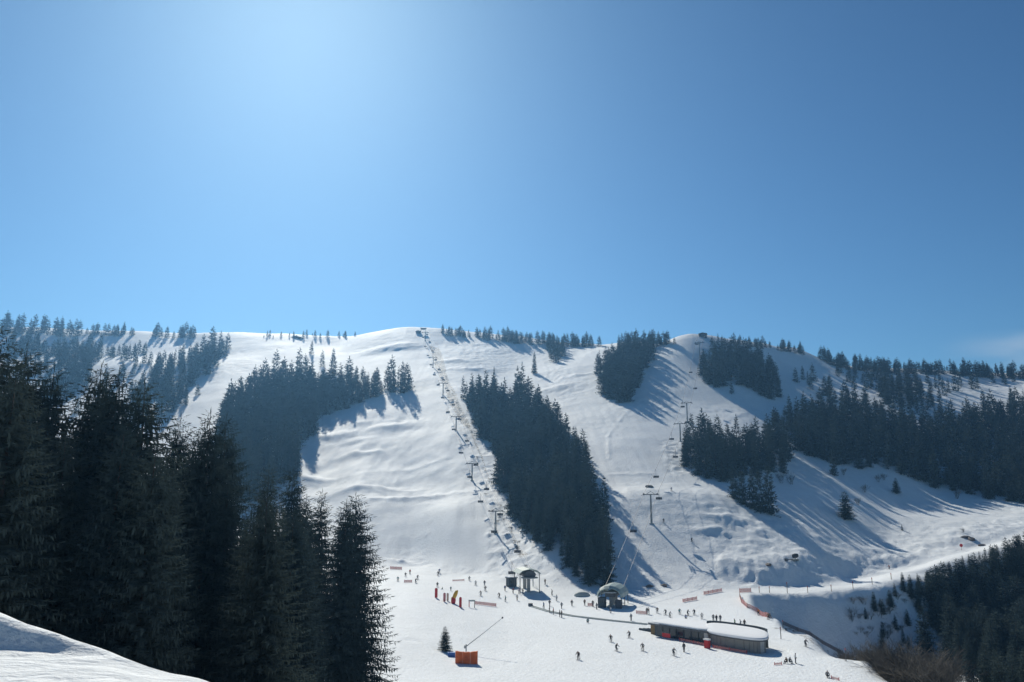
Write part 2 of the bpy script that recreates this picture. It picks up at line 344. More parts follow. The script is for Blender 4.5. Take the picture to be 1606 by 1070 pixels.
ROUGH = [
 ([(770, 790), (790, 790), (860, 890), (880, 912), (790, 905), (768, 890)], 12, 1.0),
 ([(1035, 690), (1075, 690), (1110, 740), (1050, 745)], 6, 1.3),
 ([(1110, 790), (1240, 800), (1330, 860), (1500, 830), (1606, 800), (1606, 835), (1450, 878), (1330, 902), (1180, 920), (1128, 915)], 18, 1.0),
 ([(1150, 872), (1330, 866), (1430, 860), (1430, 884), (1330, 904), (1200, 917), (1150, 917)], 8, 1.45),
 ([(960, 770), (1010, 820), (1040, 920), (960, 930)], 20, 0.5),
 ([(1180, 935), (1330, 930), (1480, 890), (1480, 1070), (1300, 1020)], 12, 0.95),
 ([(690, 535), (860, 545), (930, 600), (900, 640), (830, 590), (720, 580)], 22, 0.7),
 ([(700, 600), (760, 690), (790, 780), (770, 780), (740, 700), (690, 610)], 5, 1.0),
 ([(1200, 590), (1340, 590), (1606, 600), (1606, 640), (1200, 640)], 20, 0.6),
 ([(0, 520), (350, 530), (330, 620), (100, 700), (0, 700)], 30, 0.6),
]
rough = np.zeros_like(GZ)
for poly, soft, amp in ROUGH: rough = np.maximum(rough, amp * poly_mask(GU, GV, poly, soft))
humps = poly_mask(GU, GV, [(455, 690), (500, 655), (600, 640), (720, 665), (740, 760), (680, 790), (560, 800), (470, 780)], 18)
calm = 1 - 0.93 * np.maximum(flat, road)
dz = far * calm * (1.5 * gnoise(GX / 75, GY / 75, 1) + 0.5 * gnoise(GX / 28, GY / 28, 2) + 0.14 * gnoise(GX / 10, GY / 12, 3))
dz += far * humps * (1.25 * gnoise(GX / 22 + 0.4 * gnoise(GX / 40, GY / 60, 40), GY / 46 + 0.5 * gnoise(GX / 30, GY / 50, 41), 4) + 0.55 * gnoise(GX / 9, GY / 20, 5) + 0.2 * gnoise(GX / 4, GY / 9, 55))
dz += far * calm * (1 - 0.6 * rough) * (0.09 * gnoise(GX / 2.6 + 0.15 * GY / 40, GY / 70, 61) + 0.07 * gnoise(GX / 6, GY / 45, 62))
dz += far * rough * (0.30 * gnoise(GX / 7, GY / 9, 6) + 0.30 * gnoise(GX / 3.0, GY / 4.2, 7) + 0.17 * gnoise(GX / 1.5, GY / 1.9, 8))
dz += far * flat * (0.22 * gnoise(GX / 30, GY / 30, 9) + 0.05 * gnoise(GX / 7, GY / 9, 10))
patch = sstep(-0.25, 0.45, gnoise(GX / 55, GY / 70, 51)) * (1 - 0.85 * humps)
groom = poly_mask(GU0, GV0, [(676, 792), (770, 786), (766, 893), (668, 880)], 3)
dz += far * calm * (1 - groom) * (0.25 + patch) * (0.20 * gnoise(GX / 6.5, GY / 6.5, 52) + 0.12 * gnoise(GX / 2.8, GY / 2.8, 53) + 0.06 * gnoise(GX / 1.5, GY / 1.5, 54))
near = 1 - sstep(25, 60, GY)
dz += near * (0.03 * gnoise(GX / 1.6, GY / 1.6, 11) + 0.016 * gnoise(GX / 0.6, GY / 0.6, 12) + 0.008 * gnoise(GX / 0.25, GY / 0.25, 13)) * sstep(2, 8, GY)
# mounds whose near sides fall into shade: (pixel, half width m, half depth m, height m)
for u_, v_, rx_, ry_, h_ in [(622, 668, 17, 7, 2.3), (516, 690, 14, 7, 2.2), (566, 712, 12, 5, 1.4), (482, 756, 13, 6, 2.0), (590, 768, 22, 5, 1.3), (655, 738, 12, 5, 0.9), (560, 690, 9, 4, 1.0), (612, 548, 26, 10, 2.6), (716, 566, 14, 6, 1.6),
                           (740, 578, 16, 6, 1.5), (872, 610, 10, 5, 1.2), (905, 590, 12, 5, 1.2), (1110, 832, 5, 3, 1.0), (1140, 815, 9, 3, 0.9), (660, 781, 20, 4, 1.0)]:
    p_ = hit0(u_, v_)
    if p_ is None: continue
    q_ = ((GX - p_.x + 3 * gnoise(GX / 9, GY / 9, 71)) / rx_) ** 2 + ((GY - p_.y + 2 * gnoise(GX / 7, GY / 7, 72)) / ry_) ** 2
    dz += np.where(q_ < 12, h_ * np.exp(-q_), 0)
# tracks, edges and small banks that follow lines on the snow: (pixel line, half width m, height m)
LINES = [
 ([(982, 647), (968, 668), (954, 687), (955, 722)], 0.7, 0.7), ([(672, 782), (670, 830), (668, 872)], 0.8, 0.6),
 ([(768, 790), (766, 840), (764, 895)], 0.8, 0.7), ([(1060, 610), (1045, 640), (1035, 660)], 0.7, 0.6),
 ([(1125, 800), (1132, 850), (1130, 905)], 1.0, 0.8), ([(1180, 922), (1195, 902), (1240, 896)], 1.0, 0.9),
 ([(640, 1002), (670, 1010), (690, 1017), (712, 1028)], 0.7, -0.7), ([(600, 878), (630, 882), (660, 884)], 1.2, 1.0),
 ([(830, 948), (860, 958), (900, 967)], 0.5, -0.35), ([(960, 745), (1000, 742), (1060, 745)], 1.5, 0.8),
 ([(1205, 1003), (1222, 1012), (1240, 1025), (1247, 1038)], 0.35, -0.3), ([(560, 783), (640, 782), (740, 772)], 2.0, 1.0),
 ([(860, 605), (900, 612), (935, 608)], 1.5, 0.8), ([(700, 660), (620, 658), (560, 665)], 2.2, 0.9),
 ([(740, 1058), (800, 1040), (840, 1010)], 0.6, -0.15), ([(790, 970), (800, 1000), (775, 1050)], 0.5, -0.12),
]
for line, hw, hh in LINES:
    P = [hit0(*p) for p in line]; P = [p for p in P if p is not None]
    for a, b in zip(P[:-1], P[1:]):
        bb = (min(a.y, b.y) - 6, max(a.y, b.y) + 6); r0, r1 = np.searchsorted(YG, bb[0]), np.searchsorted(YG, bb[1])
        X, Y = GX[r0:r1], GY[r0:r1]; dx, dy = b.x - a.x, b.y - a.y
        t = np.clip(((X - a.x) * dx + (Y - a.y) * dy) / (dx * dx + dy * dy + 1e-9), 0, 1)
        dist = np.hypot(X - a.x - t * dx, Y - a.y - t * dy)
        prof = 0.42 * hh * np.exp(-(dist / (hw * 1.3)) ** 2); cur = dz[r0:r1]
        bump_ = np.where(np.abs(prof) > 0.01 * abs(hh), prof, 0)
        dz[r0:r1] = cur + bump_ * np.clip(0.55 + 1.1 * gnoise(X / 9, Y / 9, 21) + 0.4 * gnoise(X / 2.5, Y / 2.5, 22), 0, 1.4)
GZ = GZ + dz
def ground(x, y):
    x = np.asarray(x, float); y = np.asarray(y, float)
    fi = np.interp(y, YG, np.arange(len(YG))); fj = np.interp(x / (y + 40.0), SG, np.arange(len(SG)))
    i = np.minimum(fi.astype(int), len(YG) - 2); j = np.minimum(fj.astype(int), len(SG) - 2); a, b = fi - i, fj - j
    return (1 - a) * ((1 - b) * GZ[i, j] + b * GZ[i, j + 1]) + a * ((1 - b) * GZ[i + 1, j] + b * GZ[i + 1, j + 1])
hit = hit_fn(ground)
nr, nc = GZ.shape
idx = np.arange(nr * nc).reshape(nr, nc)
Q = np.stack([idx[:-1, :-1], idx[:-1, 1:], idx[1:, 1:], idx[1:, :-1]], -1).reshape(-1, 4)
me = quad_mesh('snow_ground', np.stack([GX, GY, GZ], -1).reshape(-1, 3), Q, [M['snow']], smooth=True)
worn = np.zeros_like(GZ)
for poly, soft, amp in [([(1320, 935), (1480, 900), (1606, 880), (1606, 1070), (1440, 1070), (1340, 1010)], 20, 0.74),
                        ([(690, 545), (720, 620), (760, 720), (800, 830), (830, 880), (815, 880), (770, 760), (735, 680), (700, 620), (668, 545)], 3, 1.04),
                        ([(1195, 980), (1240, 984), (1300, 1012), (1340, 1040), (1330, 1040), (1250, 1000)], 3, 0.95),
                        ([(1310, 835), (1560, 835), (1540, 860), (1400, 880), (1300, 870)], 8, 0.62)]:
    worn = np.maximum(worn, amp * poly_mask(GU, GV, poly, soft))
at = me.attributes.new('worn', 'FLOAT', 'POINT'); at.data.foreach_set('value', worn.ravel().astype(np.float32))
o = tag(obj('snow_ground', me), kind='structure')
zmin, zmax = float(GZ.min()), float(GZ.max())
# ------------------------------------------------------------------ spruces
def spruce_mesh(seed, Hh=25.0, R=4.2, whorls=46, per=6, ds=0.30, leaf=0.42, pw=0.6, low=0.05, gaps=0.12, wk=1.0):
    r = np.random.default_rng(seed); V, Q = [], []; nv = 0
    lean = r.normal(0, 0.012, 2)
    def axis(z): return np.array([lean[0] * z, lean[1] * z, z])
    kites_o, kites_d, kites_s, kites_w = [], [], [], []
    for wi in range(whorls):
        h = low + (0.985 - low) * max((wi + r.uniform(-0.3, 0.3)) / whorls, 0.0) ** 0.9
        h = min(max(h, low), 0.985)
        Lm = R * min(max(1 - h, 0.012) ** pw, 2.3 * (1 - h) + 0.012) * (0.86 + 0.14 * min(h / 0.12, 1))
        n = max(3, int(round(per * (0.7 + 0.5 * (1 - h)) + r.uniform(-0.5, 0.5)))); ph = r.uniform(0, 6.28)
        for bi in range(n):
            if r.uniform() < gaps: continue
            hb = min(max(h + r.normal(0, 0.45 / whorls), low), 0.985)
            az = ph + 2 * math.pi * bi / n + r.normal(0, 0.25)
            L = Lm * r.choice([1.0, 0.9, 1.1, 0.75, 1.22], p=[0.4, 0.25, 0.18, 0.12, 0.05]) + 0.12
            up = math.radians(-20 + 27 * h + r.normal(0, 6)); ca, sa = math.cos(az), math.sin(az)
            m = max(2, int(L / ds)); s = (np.arange(1, m + 1) / m)
            dz_ = L * (np.tan(up) * s * 0.8 - 0.16 * s ** 2 * (1 - h) + 0.10 * s ** 4)
            P = axis(hb * Hh) + np.stack([ca * L * s, sa * L * s, dz_], 1)
            fwd = np.array([ca, sa, 0.0]); side = np.array([-sa, ca, 0.0])
            for k in range(m):
                tl = leaf * (0.6 + 0.8 * (1 - s[k])) * min(1.0, 0.3 + L / 2.6)
                for sg in (-1, 1):
                    d = fwd * r.uniform(0.35, 0.9) + sg * side * r.uniform(0.6, 1.0) + np.array([0, 0, r.uniform(-0.55, 0.12)])
                    kites_o.append(P[k]); kites_d.append(d / np.linalg.norm(d)); kites_s.append(tl * r.uniform(0.8, 1.5)); kites_w.append(r.uniform(0.26, 0.44))
                if r.uniform() < 0.85:
                    d = fwd * r.uniform(-0.1, 0.45) + side * r.normal(0, 0.2) + np.array([0, 0, -1.0])
                    kites_o.append(P[k]); kites_d.append(d / np.linalg.norm(d)); kites_s.append(tl * r.uniform(0.8, 1.7)); kites_w.append(r.uniform(0.28, 0.46))
            d = fwd + np.array([0, 0, 0.15]); kites_o.append(P[-1]); kites_d.append(d); kites_s.append(leaf * 0.9); kites_w.append(0.3)
    for k in range(8):                                # leader shoot
        a = r.uniform(0, 6.28); d = np.array([0.22 * math.cos(a), 0.22 * math.sin(a), 1.0])
        kites_o.append(axis(Hh * (0.955 + 0.0045 * k))); kites_d.append(d); kites_s.append(leaf * 0.9); kites_w.append(0.18)
    O, D = np.array(kites_o), np.array(kites_d); S, Wd = np.array(kites_s)[:, None], np.array(kites_w)[:, None] * wk
    D = D / np.linalg.norm(D, axis=1, keepdims=True)
    rnd = r.normal(0, 1, D.shape); rnd[:, 2] += 1.2; Nn = np.cross(D, rnd); Nn /= np.linalg.norm(Nn, axis=1, keepdims=True) + 1e-9
    B = O + D * S * 0.45; wv = Nn * S * Wd * 0.5; sag = np.zeros_like(B); sag[:, 2] = -0.05 * S[:, 0]
    V = np.stack([O - D * S * 0.08, B - wv + sag, O + D * S, B + wv + sag], 1).reshape(-1, 3)
    return V, np.arange(len(V)).reshape(-1, 4), lean
def trunk_mesh(name, Hh, r0, lean, n=7):
    rings = []
    for z, k in [(-0.8, 1.5), (0.0, 1.25), (0.5, 1.0), (Hh * 0.4, 0.66), (Hh * 0.75, 0.32), (Hh * 0.97, 0.05)]:
        rings.append([(lean[0] * z + math.cos(2 * math.pi * j / n) * r0 * k, lean[1] * z + math.sin(2 * math.pi * j / n) * r0 * k, z) for j in range(n)])
    return MB().loft(rings).mesh(name, M['bark'], True)
SPR = {}
def variants(key, cnt, seed, **kw):
    SPR[key] = []
    for i in range(cnt):
        r = random.Random(seed + i); k2 = dict(kw); k2['R'] = kw['R'] * r.uniform(0.85, 1.12); k2['pw'] = kw['pw'] * r.uniform(0.88, 1.15)
        V, Q, lean = spruce_mesh(seed + i, **k2)
        SPR[key].append(dict(crown=quad_mesh('crown', V, Q, [M['needles']]), trunk=trunk_mesh('trunk', k2.get('Hh', 25.0), 0.3, lean), V=V, Q=Q, lean=lean))
variants('near', 6, 100, R=4.9, whorls=72, per=9, ds=0.22, leaf=0.50, pw=0.60, gaps=0.08, wk=0.58)
variants('mid', 6, 200, R=4.9, whorls=38, per=7, ds=0.55, leaf=0.9, pw=0.72, gaps=0.06)
variants('far', 8, 300, R=5.0, whorls=24, per=6, ds=1.0, leaf=1.6, pw=0.80, gaps=0.04)

variants('tiny', 8, 400, R=5.2, whorls=15, per=5, ds=1.7, leaf=2.5, pw=0.82, gaps=0.03)
TREES = []          # dicts: x y z h key label group
def add_tree(x, y, h, label, group=None, wide=1.0, key=None):
    z = float(ground(x, y))
    if key is None: key = 'near' if y < 130 else ('mid' if y < 300 else 'far')
    TREES.append(dict(x=x, y=y, z=z, h=h, wide=wide, key=key, label=label, group=group)); return TREES[-1]
def tree_px(u, v, hpx, label, group=None, wide=1.0, key=None):
    p = hit(u, v); k = 0
    while p is None and k < 8: k += 1; v += 1.5; p = hit(u, v)
    if p is None: return None
    return add_tree(p.x, p.y, hpx * math.hypot(p.y, p.z) / F / CP * 0.985, label, group, wide, key)

# near stand on the left: tops read from the picture, 24-28 m trees, distance from where such a tree meets the ground
NEAR_TOPS = [(4, 503, 1.0), (52, 531, 1.05), (77, 562, 0.9), (149, 563, 0.95), (174, 580, 0.95), (194, 570, 1.0), (246, 588, 1.1), (280, 643, 0.75),
             (309, 666, 0.7), (341, 637, 0.9), (356, 645, 0.85), (419, 725, 1.0), (462, 729, 0.95), (481, 772, 0.8), (501, 764, 0.85), (536, 778, 0.9), (566, 769, 1.32)]
ORD = ['first', 'second', 'third', 'fourth', 'fifth', 'sixth', 'seventh', 'eighth', 'ninth', 'tenth', 'eleventh', 'twelfth', 'thirteenth', 'fourteenth', 'fifteenth', 'sixteenth', 'seventeenth']
NG = 'spruces of the near dark stand on the left'
def near_tree(u, v, Ht, label, wide):
    r = pix_dir(u, v); best = None
    for d in np.arange(38, 130, 0.5):
        x = r[0] / r[1] * d; hh = r[2] / r[1] * d - float(ground(x, d))
        if best is None or abs(hh - Ht) < abs(best[0] - Ht): best = (hh, x, d)
    return add_tree(best[1], best[2], best[0], label, NG, wide, 'near')
rr = random.Random(3)
for i, (u, v, wd) in enumerate(NEAR_TOPS):
    k = len(NEAR_TOPS) - 1 - i
    lab = 'tall dark spruce whose tip is %s from the right along the near stand\'s skyline' % ORD[k]
    if k == 0: lab = 'tall dark spruce at the right end of the near stand, branches spreading over the piste'
    if i == 0: lab = 'tallest near spruce, cut by the left edge of the picture'
    near_tree(u, v, rr.uniform(24.5, 27.5), lab, wd)
# lower trees that fill the stand
sky_u = [p[0] for p in NEAR_TOPS]; sky_v = [p[1] for p in NEAR_TOPS]
for i in range(34):
    u = -60 + 600 * (i + rr.random()) / 34
    v = np.interp(u, sky_u, sky_v) + rr.uniform(35, 150)
    near_tree(u, v, rr.uniform(17, 24), 'dark spruce half hidden within the near left stand', rr.uniform(0.9, 1.15))
for i in range(7):
    near_tree(-60 - 75 * i, 500 - 4 * i, 26, 'dark spruce half hidden within the near left stand', 1.0)

def scatter(poly, spacing, h0, h1, label, group, dr=(140, 1000), key=None, seed=1, keep=1.0, wide=1.0, top=None, clump=None, jit=7.0):
    r = np.random.default_rng(seed); us = [p[0] for p in poly]; t0, t1 = (min(us) - 803) / 1200 - 0.02, (max(us) - 803) / 1200 + 0.02
    # coarse depth range of the polygon
    pts = [p for p in (hit(*q) for q in poly) if p is not None]
    d0, d1 = max(dr[0], min(p.y for p in pts) - 30), min(dr[1], max(p.y for p in pts) + 40)
    n = int(((t1 - t0) * (d1 ** 2 - d0 ** 2) / 2) / spacing ** 2 * 6)
    d = np.sqrt(r.uniform(d0 ** 2, d1 ** 2, n)); t = r.uniform(min(t0, t1), max(t0, t1), n); x = t * d
    z = ground(x, d); u, v = project(x, d, z); ok = in_poly(u + jit * gnoise(x / 9, d / 9, seed), v + 0.8 * jit * gnoise(x / 9, d / 9, seed + 50), poly)
    if clump is not None: ok &= gnoise(x / 42, d / 60, seed + 9) > clump
    got = []; cell = {}
    for i in np.nonzero(ok)[0]:
        if r.uniform() > keep: continue
        c = (int(x[i] // spacing), int(d[i] // spacing)); bad = False
        for a in (-1, 0, 1):
            for b in (-1, 0, 1):
                for q in cell.get((c[0] + a, c[1] + b), ()):
                    if (q[0] - x[i]) ** 2 + (q[1] - d[i]) ** 2 < spacing ** 2: bad = True
        if bad: continue
        cell.setdefault(c, []).append((x[i], d[i]))
        lab = label(u[i], v[i]) if callable(label) else label
        hh = float(h0 + (h1 - h0) * r.beta(1.6, 1.9)) * (1.18 if r.uniform() < 0.08 else 1.0) * (0.6 if r.uniform() < 0.10 else 1.0)
        if top is not None:
            hh = min(hh, max(3.0, (v[i] - top(u[i]) + 6 * r.uniform()) * d[i] / F))
        got.append(add_tree(float(x[i]), float(d[i]), hh, lab, group, wide * r.uniform(0.72, 1.4), key))
    return got

# A: wood on the left hillside
scatter([(645, 612), (600, 620), (560, 634), (525, 646), (500, 656), (488, 684), (458, 706), (462, 745), (400, 790), (340, 780), (325, 720), (345, 668), (375, 628), (420, 604), (470, 604), (505, 612), (540, 618), (560, 606), (600, 612), (625, 604)],
        5.2, 13, 25, lambda u, v: 'blue-hazed spruce at the right-hand tip of the left hillside wood' if u > 560 else ('blue-hazed spruce along the lower edge of the left hillside wood' if v > 660 - 0.0 * u and u > 430 else 'blue-hazed spruce inside the left hillside wood'),
        'spruces of the left hillside wood', seed=11, key='far')
for u, v, h in [(488, 556, 22), (505, 575, 26), (522, 590, 44), (468, 590, 44), (478, 585, 30), (640, 606, 18), (432, 588, 40), (415, 600, 38), (546, 612, 52)]:
    tree_px(u, v, h, 'blue-hazed spruce standing proud above the left hillside wood', 'spruces of the left hillside wood')
# B: wedge between the two lifts
scatter([(727, 628), (760, 628), (800, 634), (840, 644), (866, 664), (890, 700), (918, 745), (936, 790), (950, 840), (957, 900), (950, 924), (925, 920), (885, 902), (842, 852), (802, 802), (786, 762), (786, 718), (760, 692), (742, 656)],
        4.5, 11, 22, lambda u, v: 'dark spruce in the lowest tip of the wedge wood' if v > 840 else ('dark spruce in the upper end of the wedge wood between two lifts' if v < 690 else 'dark spruce in the middle of the wedge wood between two lifts'),
        'spruces of the wedge wood between the lifts', seed=12)
for u, v, h in [(818, 632, 62), (812, 625, 50), (838, 586, 34), (775, 586, 12), (740, 626, 40)]:
    tree_px(u, v, h, 'tall slender spruce rising above the top edge of the wedge wood', 'spruces of the wedge wood between the lifts', 0.8)
# C: small wood near the top
scatter([(936, 584), (948, 592), (942, 615), (958, 633), (988, 631), (1003, 598), (1022, 562), (1029, 546), (1004, 550), (968, 566)],
        4.2, 12, 18, 'dark spruce in the small tongue-shaped wood below the ridge', 'spruces of the small tongue wood', seed=13)
scatter([(860, 548), (884, 548), (880, 566), (866, 572)], 5, 9, 14, 'dark spruce in the tiny clump on the upper snowfield', 'spruces of the tiny upper clump', seed=14)
# D: clump right of the right-hand lift, and its front trees
scatter([(1068, 712), (1074, 735), (1100, 752), (1140, 756), (1180, 748), (1240, 738), (1244, 716), (1200, 704), (1140, 698), (1092, 698)],
        4.4, 11, 21, 'dark spruce in the square clump just right of the chairlift', 'spruces of the square clump by the chairlift', seed=15)
for u, v, h, lab in [(1152, 782, 48, 'dark spruce, leftmost of the five standing in front of the square clump'), (1165, 790, 52, 'dark spruce, second from left of the five in front of the square clump'),
                (1180, 797, 58, 'dark spruce, middle one of the five in front of the square clump'), (1193, 802, 62, 'dark spruce, second from right of the five in front of the square clump'),
                (1207, 806, 74, 'tall dark spruce at the right of the five, throwing a long blue shadow')]:
    tree_px(u, v, h, lab, 'five spruces in front of the square clump')
# E: big wood on the right hillside
scatter([(1190, 705), (1242, 706), (1292, 722), (1318, 730), (1372, 737), (1420, 748), (1455, 764), (1505, 770), (1540, 780), (1640, 790), (1640, 660), (1560, 656), (1510, 664), (1465, 682), (1400, 668), (1340, 652), (1290, 646), (1240, 668), (1200, 690)],
        5.2, 10, 21, lambda u, v: 'dark spruce along the lower edge of the big right-hand wood' if v > 715 + 0.12 * (u - 1300) else ('dark spruce at the upper edge of the big right-hand wood' if v < 685 else 'dark spruce deep in the big right-hand wood'),
        'spruces of the big right-hand wood', seed=16)
tree_px(1308, 746, 40, 'dark columnar spruce standing just below the big right-hand wood')
# F: wood right of the knob
scatter([(1101, 572), (1104, 602), (1130, 612), (1142, 600), (1160, 606), (1178, 612), (1200, 628), (1222, 622), (1218, 592), (1185, 566), (1130, 560)],
        4.4, 11, 17, 'dark spruce in the ragged wood right of the summit hut', 'spruces of the ragged wood by the summit hut', seed=17)
for u, v, h in [(1133, 548, 22), (1118, 552, 26), (1148, 618, 20), (1222, 616, 22)]: tree_px(u, v, h, 'dark spruce in the ragged wood right of the summit hut', 'spruces of the ragged wood by the summit hut')
# G: rows along the ridge
def ridge_row(pts, step, h0, h1, label, group, seed, keep=0.85):
    r = random.Random(seed)
    for (u0, v0), (u1, v1) in zip(pts[:-1], pts[1:]):
        n = max(1, int(abs(u1 - u0) / step))
        for k in range(n):
            if r.random() > keep: continue
            a = r.random(); tree_px(u0 + a * (u1 - u0), v0 + a * (v1 - v0) + r.uniform(-2, 3), r.uniform(0.7 * h0, h1), label, group, r.uniform(1.0, 1.5), 'far')
RG = 'spruces along the ridge line'
ridge_row([(693, 524), (760, 529)], 1.9, 10, 16, 'small spruce on the ridge just right of the summit lift station', RG, 1)
ridge_row([(757, 531), (860, 541), (945, 542)], 1.9, 14, 22, 'small spruce in the ridge row above the wedge wood', RG, 2)
ridge_row([(970, 542), (1058, 540)], 2.2, 14, 22, 'small spruce on the ridge left of the summit hut', RG, 3)
ridge_row([(1136, 540), (1190, 543), (1262, 554)], 2.2, 11, 18, 'small spruce on the ridge right of the summit hut', RG, 4)
ridge_row([(1278, 562), (1330, 578), (1420, 584), (1500, 586)], 1.7, 14, 24, 'small spruce on the low right-hand ridge', RG, 5)
ridge_row([(1500, 588), (1606, 592), (1640, 594)], 1.7, 16, 26, 'small spruce on the ridge at the right edge of the picture', RG, 6)
ridge_row([(405, 529), (560, 527)], 6, 6, 12, 'tiny spruce on the ridge left of the summit lift station', RG, 7, 0.6)
ridge_row([(0, 522), (70, 522)], 4, 18, 34, 'hazy blue spruce on the far left ridge', RG, 8)
ridge_row([(75, 526), (130, 528)], 4, 20, 32, 'hazy blue spruce in the tall clump on the far left ridge', RG, 9)
ridge_row([(135, 526), (160, 526), (216, 524)], 3.4, 12, 22, 'hazy blue spruce on the far left ridge', RG, 10)
ridge_row([(240, 527), (262, 527)], 4, 16, 22, 'hazy blue spruce on the far left ridge', RG, 11); ridge_row([(270, 528), (312, 528)], 3, 14, 22, 'hazy blue spruce in the dense block on the left ridge', RG, 12, 1)
# H: open wood on the far left slope
scatter([(0, 535), (130, 540), (150, 560), (130, 610), (90, 640), (0, 680)], 7.5, 11, 19, 'hazy blue spruce on the far left slope above the near stand', 'spruces of the far left slope', seed=18, clump=-0.1)
scatter([(140, 548), (330, 560), (300, 640), (190, 640), (120, 660)], 9, 9, 16, 'hazy blue spruce scattered over the far left snowfield', 'spruces of the far left slope', seed=19, clump=0.16)
scatter([(205, 630), (245, 590), (300, 562), (340, 548), (362, 548), (340, 572), (305, 600), (280, 630), (262, 660), (215, 660)], 8, 14, 20, 'hazy blue spruce lining the left side of the far left piste', 'spruces beside the far left piste', seed=20)
# right-hand upper slopes: scattered trees
scatter([(1225, 600), (1345, 585), (1606, 600), (1640, 650), (1560, 655), (1460, 680), (1400, 662), (1300, 640)], 9, 8, 15, 'small dark spruce scattered above the big right-hand wood', 'scattered spruces above the right-hand wood', seed=21, clump=0.12)
scatter([(1365, 612), (1420, 605), (1480, 630), (1450, 650), (1400, 640)], 7, 11, 16, 'small dark spruce scattered above the big right-hand wood', 'scattered spruces above the right-hand wood', seed=22)
# lone trees on the open snow
tree_px(1328, 814, 42, 'lone full dark fir on open snow right of the chairlift', None, 2.0, 'mid')
tree_px(1406, 774, 24, 'small lone fir on open snow below the right-hand wood', None, 1.9, 'mid')
tree_px(698, 1021, 35, 'little lone fir on the valley floor beside the orange mat', None, 1.9, 'mid')
tree_px(1415, 832, 9, 'tiny young fir poking from the snow above the road', None, 1.4, 'mid')
# K: shaded bank at lower right
KB = 'spruces on the shaded bank at lower right'
road_v = lambda u: float(np.interp(u, [1340, 1440, 1500, 1560, 1606, 1640], [925, 903, 882, 860, 837, 829]))
scatter([(1430, 925), (1500, 893), (1560, 870), (1640, 850), (1640, 1090), (1540, 1090), (1500, 1040), (1465, 985), (1440, 950)], 3.1, 8, 18,
        lambda u, v: ('dark spruce in the right part of the shaded bank wood' if u > 1555 else 'dark spruce in the left part of the shaded bank wood'),
        KB, dr=(225, 330), seed=23, key='mid', top=road_v, wide=1.35)
scatter([(1405, 930), (1500, 896), (1500, 960), (1440, 965)], 3.3, 5, 11, 'dark young spruce in the loose fringe left of the shaded bank wood', KB, dr=(225, 330), seed=25, key='mid', top=road_v, wide=1.2)
scatter([(1345, 945), (1440, 918), (1470, 985), (1440, 1040), (1350, 1000)], 3.8, 2, 6.5, 'small young spruce dotted over the shaded bank', KB, dr=(225, 330), seed=24, key='mid', wide=1.3)
scatter([(1490, 1050), (1660, 1000), (1700, 1250), (1500, 1250)], 5.0, 9, 15, 'dark spruce rising from the gully in the lower right corner', KB, dr=(130, 228), seed=26, key='mid', top=lambda u: 990.0)
for u, v, h in [(1480, 985, 15), (1515, 990, 16), (1550, 975, 17), (1590, 965, 18), (1535, 1015, 14), (1610, 990, 16)]:
    r_ = pix_dir(u, v); d_ = 185 + 30 * ((u * 7) % 10) / 10; add_tree(float(r_[0] / r_[1] * d_), d_, float(r_[2] / r_[1] * d_ - ground(r_[0] / r_[1] * d_, d_)), 'dark spruce rising from the gully in the lower right corner', KB, 1.1, 'mid')
for u, v, h, lab in [(1358, 972, 17, 'small dark spruce, leftmost on the shaded bank below the road'), (1372, 958, 28, 'rounded dark spruce at the left of the shaded bank'), (1386, 964, 22, 'dark young spruce right of the rounded one on the shaded bank'),
                (1430, 938, 34, 'slender spruce with its tip against the sunlit road, leftmost of three'), (1445, 934, 28, 'short spruce with its tip against the sunlit road, middle of three'), (1458, 936, 38, 'taller spruce with its tip against the sunlit road, right of three'),
                (1455, 1042, 84, 'broad dark spruce standing alone in the middle of the shaded bank'), (1385, 1030, 36, 'dark bushy spruce above the brown thicket'), (1418, 1010, 20, 'very small spruce on the blue snow of the shaded bank'),
                (1500, 1052, 110, 'tall dark spruce right of the broad one on the shaded bank'), (1505, 925, 42, 'dark spruce with its tip on the sunlit road, left of the dense bank wood'), (1527, 915, 40, 'dark spruce with its tip on the sunlit road, beside the dense bank wood')]:
    tree_px(u, v, h, lab, None, 1.25, 'mid')

# what shows of each tree: painter's raster, near to far
RW, RH = 803, 560
cover = np.zeros((RH, RW), bool)
TREES.sort(key=lambda t: t['y'])
for t in TREES:
    ub, vb = project(t['x'], t['y'], t['z']); ut, vt = project(t['x'], t['y'], t['z'] + t['h'])
    p = hit(float(ut), float(vt) + 3.0, 8.0); t['show'] = 0
    if p is not None and p.y < t['y'] - 8: continue
    rad = 0.15 * t['h'] * t['wide'] * F / t['y'] / 2
    for yy in range(int(max(vt, 0) / 2), int(min(vb, H - 1) / 2) + 1):
        f = (yy - vt / 2) / max((vb - vt) / 2, 1e-3); hw = rad * max(f, 0.02) ** 0.7
        a, b = int(max(ut / 2 - hw, 0)), int(min(ut / 2 + hw, RW - 1))
        if a > b or yy >= RH: continue
        seg = cover[yy, a:b + 1]; t['show'] += int((~seg).sum()); seg[:] = True
